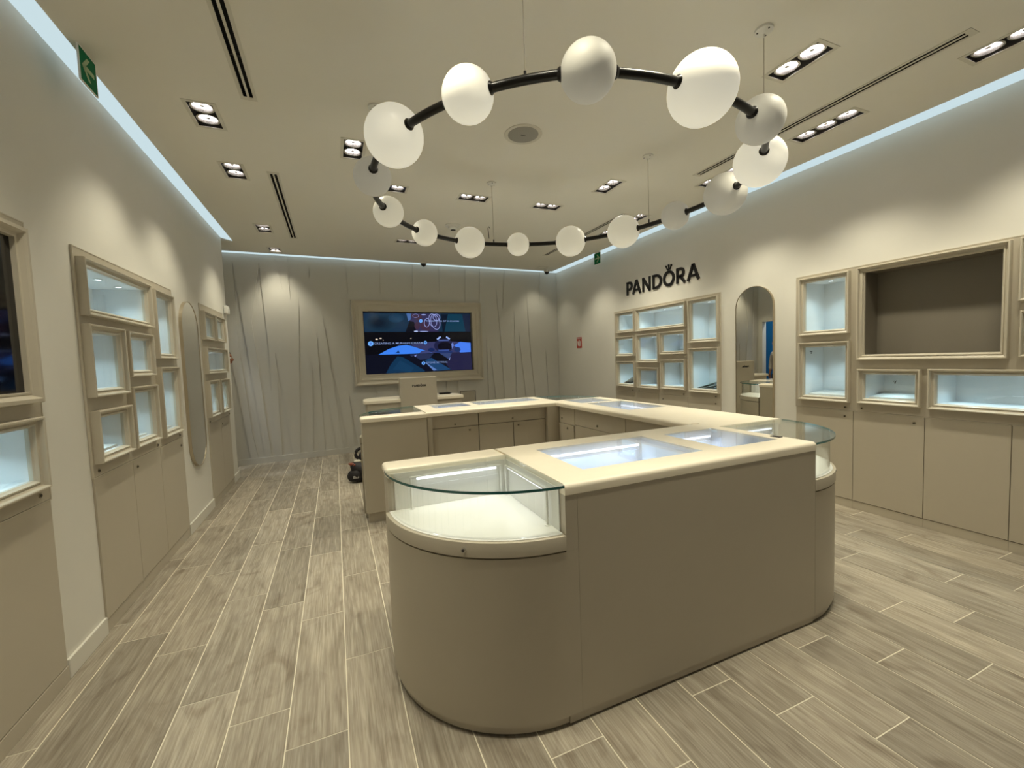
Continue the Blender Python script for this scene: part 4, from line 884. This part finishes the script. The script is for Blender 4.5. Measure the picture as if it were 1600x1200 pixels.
spoly([(1040, 605), (1215, 600), (1180, 690)], (0.05, 0.09, 0.26)); spoly([(1215, 598), (1488, 592), (1503, 822), (1200, 828), (1130, 745)], (0.024, 0.023, 0.085)); spoly([(1170, 690), (1190, 650), (1180, 700)], (0.3, 0.4, 0.8))
for a, b, q in ((788, 178, 22), (157, 478, 33), (848, 464, 22), (823, 737, 23)):
    sell(a, b, q, q, (0.16, 0.44, 1.0)); sell(a, b, q * 0.45, q * 0.45, (0.02, 0.09, 0.4) if q < 30 else (0.08, 0.2, 0.7))
me = bpy.data.meshes.new('screen'); me.from_pydata([tuple(Vector(v) - wloc(r)) for v in SV], [], SF)
ca = me.color_attributes.new('picture', 'FLOAT_COLOR', 'CORNER'); li = 0
for p, c in zip(me.polygons, SCn):
    for _ in p.loop_indices: ca.data[li].color = (*([q * 0.62 for q in c] if max(c) < 0.3 else c), 1); li += 1
sm = bpy.data.materials.new('video_screen'); sm.use_nodes = True; b = sm.node_tree.nodes['Principled BSDF']; at = sm.node_tree.nodes.new('ShaderNodeAttribute'); at.attribute_name = 'picture'
b.inputs['Base Color'].default_value = (0.003, 0.003, 0.004, 1); b.inputs['Roughness'].default_value = 0.12; b.inputs['Specular IOR Level'].default_value = 0.25; sm.node_tree.links.new(at.outputs['Color'], b.inputs['Emission Color']); b.inputs['Emission Strength'].default_value = 1.0
me.materials.append(sm); so = bpy.data.objects.new('screen', me); COL.objects.link(so); so.parent = r
MB().box(SX0 - 0.01, SX1 + 0.01, SZ0 - 0.01, SZ1 + 0.01, 0.0, 0.0295, mp=MBK).build('screen_body', SCREENB, r, smooth=False)
TXT = emis('screen_text', (0.34, 0.46, 0.85), 0.75)
def screen_text(s, a, b, a2, h):
    cu = bpy.data.curves.new('t', 'FONT'); cu.body = s; cu.size = 1; cu.align_x = 'LEFT'; cu.offset = 0.004
    to = bpy.data.objects.new('t', cu); COL.objects.link(to); bpy.context.view_layer.update()
    tm = bpy.data.meshes.new_from_object(to.evaluated_get(bpy.context.evaluated_depsgraph_get())); bpy.data.objects.remove(to, do_unlink=True)
    xs = [v.co.x for v in tm.vertices]; w0, w1 = min(xs), max(xs)
    u0, v0 = suv(a, b); u1, _ = suv(a2, b); X0 = SX0 + u0 * (SX1 - SX0); X1 = SX0 + u1 * (SX1 - SX0); Z0 = SZ1 - v0 * (SZ1 - SZ0); hh = h / 830 * (SZ1 - SZ0) / 0.70
    for v in tm.vertices: v.co = Vector(MBK(X0 + (v.co.x - w0) / (w1 - w0) * (X1 - X0), Z0 + v.co.y * hh, 0.0425)) - wloc(r)
    tm.materials.clear(); tm.materials.append(TXT); o = bpy.data.objects.new('caption', tm); COL.objects.link(o); o.parent = r
screen_text('THE MAKING OF A CHARM', 850, 188, 1312, 21)
screen_text('CREATING A MURANO CHARM', 198, 490, 815, 26)
screen_text('STONE SETTING', 862, 742, 1148, 24)
r = thing('wall_hatch', 'low taupe hatch door in the back wall below the television', 'hatch', (2.32, yb(2.32), 0.1))
MB().box(2.17, 2.46, 0.10, 0.91, 0.0005, 0.008, mp=MBK).build('door', TAUPE, r, smooth=False)
MB().frame(MBK, 2.16, 2.47, 0.092, 0.92, [(0, 0), (0, 0.009), (0.008, 0.009), (0.008, 0)]).build('frame', TAUPE_D, r, smooth=False)

# ------------------------------------------------------------------ tool bag and screwdriver on the floor
r = thing('tool_bag', 'slumped black tool bag on the floor behind the far counter', 'bag', (0.28, 5.75, 0))
def lump(c, rad, sc, seed, n=30):
    m = MB().ball(c, rad, n, 18, sc); rnd = random.Random(seed); ph = [rnd.uniform(0, 6.28) for _ in range(6)]
    for i, v in enumerate(m.v):
        d = Vector(v) - Vector(c); k = 1 + 0.13 * math.sin(14 * d.x / rad * 0.3 + ph[0] + 5 * d.z) * math.cos(9 * d.y / rad * 0.4 + ph[1]) + 0.07 * math.sin(23 * d.z + ph[2] + 17 * d.x)
        q = Vector(c) + d * k; m.v[i] = (q.x, q.y, max(0.002, q.z))
    return m
lump((0.31, 5.74, 0.135), 0.17, (1.25, 0.9, 0.8), 3).build('bag_body', FABRIC, r)
lump((0.40, 5.80, 0.30), 0.15, (1.15, 0.8, 1.0), 5).build('bag_flap', FABRIC, r)
lump((0.20, 5.70, 0.09), 0.11, (1.1, 0.9, 0.85), 11).build('side_pocket', FABRIC, r)
MB().tube([(0.27 + 0.085 * math.cos(t), 5.80, 0.335 + 0.075 * math.sin(t)) for t in [k * 2 * PI / 18 for k in range(18)]], 0.020, 10, closed=True).build('handle', FABRIC, r)
MB().box(0.135, 0.205, 5.600, 5.612, 0.065, 0.098).build('label_patch', GREYT, r, bevel=0.006, seg=2)
MB().tube([(0.25, 5.70, 0.25), (0.27, 5.66, 0.19), (0.28, 5.65, 0.12)], 0.012, 8).build('strap', YELLOWP, r)
MB().ball((0.20, 5.73, 0.253), 0.032, 18, 12, (1.5, 0.9, 0.8)).build('light_pouch', PEBBLE, r)
r = thing('screwdriver', 'screwdriver with dark red handle sticking out of the tool bag', 'screwdriver', (0.12, 5.72, 0.235))
MB().tube([(0.165, 5.66, 0.213), (0.16, 5.695, 0.222), (0.12, 5.70, 0.236), (0.09, 5.705, 0.240)], [0.020, 0.022, 0.018, 0.009], 14).build('handle', HANDLE_R, r)
MB().rod((0.095, 5.705, 0.239), (-0.03, 5.71, 0.247), 0.004, 8).build('shaft', METAL, r)

# ------------------------------------------------------------------ person in the doorway
def skinned(name, pts, edges, mtl, parent, sub=2, root=0):
    me = bpy.data.meshes.new(name); org = wloc(parent); me.from_pydata([tuple(Vector(p[:3]) - org) for p in pts], edges, [])
    o = bpy.data.objects.new(name, me); COL.objects.link(o)
    sk = o.modifiers.new('s', 'SKIN'); sk.use_smooth_shade = True
    for i, p in enumerate(pts):
        rr = p[3]; me.skin_vertices[0].data[i].radius = rr if isinstance(rr, tuple) else (rr, rr); me.skin_vertices[0].data[i].use_root = (i == root)
    sb = o.modifiers.new('b', 'SUBSURF'); sb.levels = sub; sb.render_levels = sub
    bpy.context.view_layer.update(); ev = o.evaluated_get(bpy.context.evaluated_depsgraph_get()); nm = bpy.data.meshes.new_from_object(ev)
    bpy.data.objects.remove(o, do_unlink=True); nm.materials.clear(); nm.materials.append(mtl)
    o = bpy.data.objects.new(name, nm); COL.objects.link(o); o.parent = parent
    for p in nm.polygons: p.use_smooth = True
    return o
PX, PY = -1.56, 7.05; HX = PX + 0.105
P = thing('person', 'person in a light shirt and dark trousers standing in the doorway', 'person', (PX, PY, 0))
def W(f, l, z, r): return (PX + f, PY + l, z, r)
pts = [W(0, 0, 0.93, (0.13, 0.10)), W(0, 0, 1.08, (0.12, 0.09)), W(0, 0, 1.26, (0.14, 0.10)), W(0, 0, 1.40, (0.12, 0.085)), W(0.05, 0, 1.485, 0.052), W(0.11, 0, 1.545, 0.050)]
ed = [(0, 1), (1, 2), (2, 3), (3, 4), (4, 5)]
for s in (-1, 1):
    k = len(pts); pts += [W(0, s * 0.10, 0.86, 0.085), W(0.01, s * 0.105, 0.50, 0.058), W(-0.01, s * 0.11, 0.10, 0.040), W(0.0, s * 0.11, 0.045, 0.040), W(0.14, s * 0.12, 0.035, 0.032)]
    ed += [(0, k), (k, k + 1), (k + 1, k + 2), (k + 2, k + 3), (k + 3, k + 4)]
    k = len(pts); pts += [W(0, s * 0.165, 1.40, 0.055), W(-0.01, s * 0.225, 1.14, 0.042), W(0.045, s * 0.215, 0.94, 0.028), W(0.062, s * 0.212, 0.89, (0.018, 0.034)), W(0.07, s * 0.208, 0.855, (0.014, 0.036))]
    ed += [(3, k), (k, k + 1), (k + 1, k + 2), (k + 2, k + 3), (k + 3, k + 4)]
    hb = k + 4
    for j, (o, L) in enumerate(((0.028, 0.070), (0.010, 0.082), (-0.009, 0.076), (-0.027, 0.060))):
        q = len(pts); pts += [W(0.076 + o * 0.5, s * 0.206 + o * 0.7, 0.842, 0.0085), W(0.080 + o * 0.55, s * 0.200 + o * 0.7, 0.842 - L * 0.5, 0.008), W(0.074 + o * 0.5, s * 0.186 + o * 0.7, 0.842 - L, 0.007)]
        ed += [(hb, q), (q, q + 1), (q + 1, q + 2)]
    q = len(pts); pts += [W(0.095, s * 0.20, 0.872, 0.010), W(0.112, s * 0.192, 0.842, 0.0085)]; ed += [(hb - 1, q), (q, q + 1)]
skinned('body', pts, ed, SKIN, P)
m = MB().ball((HX + 0.035, PY, 1.640), 0.1, 36, 24, (0.92, 0.76, 1.16))
for i, v in enumerate(m.v):
    x, y, z = v[0] - HX - 0.035, v[1] - PY, v[2] - 1.64
    if z < 0: k = 1 - 0.28 * (-z / 0.116) ** 1.5; x, y = x * (k if x < 0 else (1 - 0.10 * (-z / 0.116))), y * k
    if x > 0.07: x += 0.022 * math.exp(-((y / 0.013) ** 2)) * math.exp(-(((z + 0.015) / 0.022) ** 2))
    if x > 0.05: x -= 0.010 * (math.exp(-(((abs(y) - 0.032) / 0.014) ** 2)) * math.exp(-(((z - 0.012) / 0.014) ** 2)))
    m.v[i] = (x + HX + 0.035, y + PY, z + 1.64)
hd = m.build('head', SKIN, P)
for s in (-1, 1):
    MB().ball((HX + 0.113, PY + s * 0.032, 1.652), 0.011, 14, 10).build('eye', WHITE_G, hd); MB().ball((HX + 0.122, PY + s * 0.032, 1.652), 0.0055, 10, 8).build('pupil', HAIR, hd)
    MB().ball((HX + 0.025, PY + s * 0.076, 1.640), 0.028, 14, 10, (0.6, 0.3, 1.0)).build('ear', SKIN, hd)
    MB().tube([(HX + 0.118, PY + s * 0.018, 1.672), (HX + 0.119, PY + s * 0.032, 1.677), (HX + 0.108, PY + s * 0.048, 1.672)], 0.0035, 6).build('eyebrow', HAIR, hd)
MB().tube([(HX + 0.112, PY - 0.024, 1.583), (HX + 0.122, PY, 1.586), (HX + 0.112, PY + 0.024, 1.583)], [0.003, 0.006, 0.003], 8).build('mouth', HANDLE_R, hd)
m = MB().ball((HX + 0.022, PY, 1.665), 0.104, 32, 20, (0.98, 0.82, 1.08))
m.v = [(v[0] if not (v[0] > HX + 0.06 and v[2] < 1.71) else HX + 0.06 - (v[0] - HX - 0.06) * 0.2, v[1], max(v[2], 1.56 if v[0] < HX else 1.62)) for v in m.v]
m.build('hair', HAIR, P)
sp = [W(0, 0, 0.86, (0.165, 0.125)), W(0, 0, 1.06, (0.145, 0.110)), W(0, 0, 1.26, (0.160, 0.118)), W(0, 0, 1.40, (0.13, 0.10)), W(0.035, 0, 1.455, 0.068)]
se = [(0, 1), (1, 2), (2, 3), (3, 4)]
for s in (-1, 1):
    k = len(sp); sp += [W(0, s * 0.165, 1.395, 0.070), W(-0.01, s * 0.222, 1.16, 0.058), W(0.035, s * 0.216, 0.975, 0.046)]; se += [(3, k), (k, k + 1), (k + 1, k + 2)]
skinned('shirt', sp, se, SHIRT, P)
tp = [W(0, 0, 0.93, (0.150, 0.112))]; te = []
for s in (-1, 1):
    k = len(tp); tp += [W(0, s * 0.10, 0.84, 0.100), W(0.01, s * 0.105, 0.50, 0.076), W(-0.008, s * 0.11, 0.10, 0.062)]; te += [(0, k), (k, k + 1), (k + 1, k + 2)]
skinned('trousers', tp, te, TROUS, P)
for s in (-1, 1): skinned('shoe', [W(-0.05, s * 0.11, 0.050, 0.046), W(0.05, s * 0.115, 0.047, 0.045), W(0.15, s * 0.12, 0.040, 0.038)], [(0, 1), (1, 2)], HAIR, P)
# unseen fill light and its plate, added to brighten the blue side room
r = thing('side_room_fill', 'added unseen fill light on the ceiling of the blue side room', 'ceiling light', (-2.2, 7.0, 3.2))
MB().box(-2.4, -2.0, 6.8, 7.2, 3.22, 3.262).build('panel', PLASTIC, r, smooth=False)
lamp('glow', 'AREA', (-2.2, 7.0, 3.21), 35, (0.9, 0.95, 1.0), r, sx=0.38, sy=0.38)
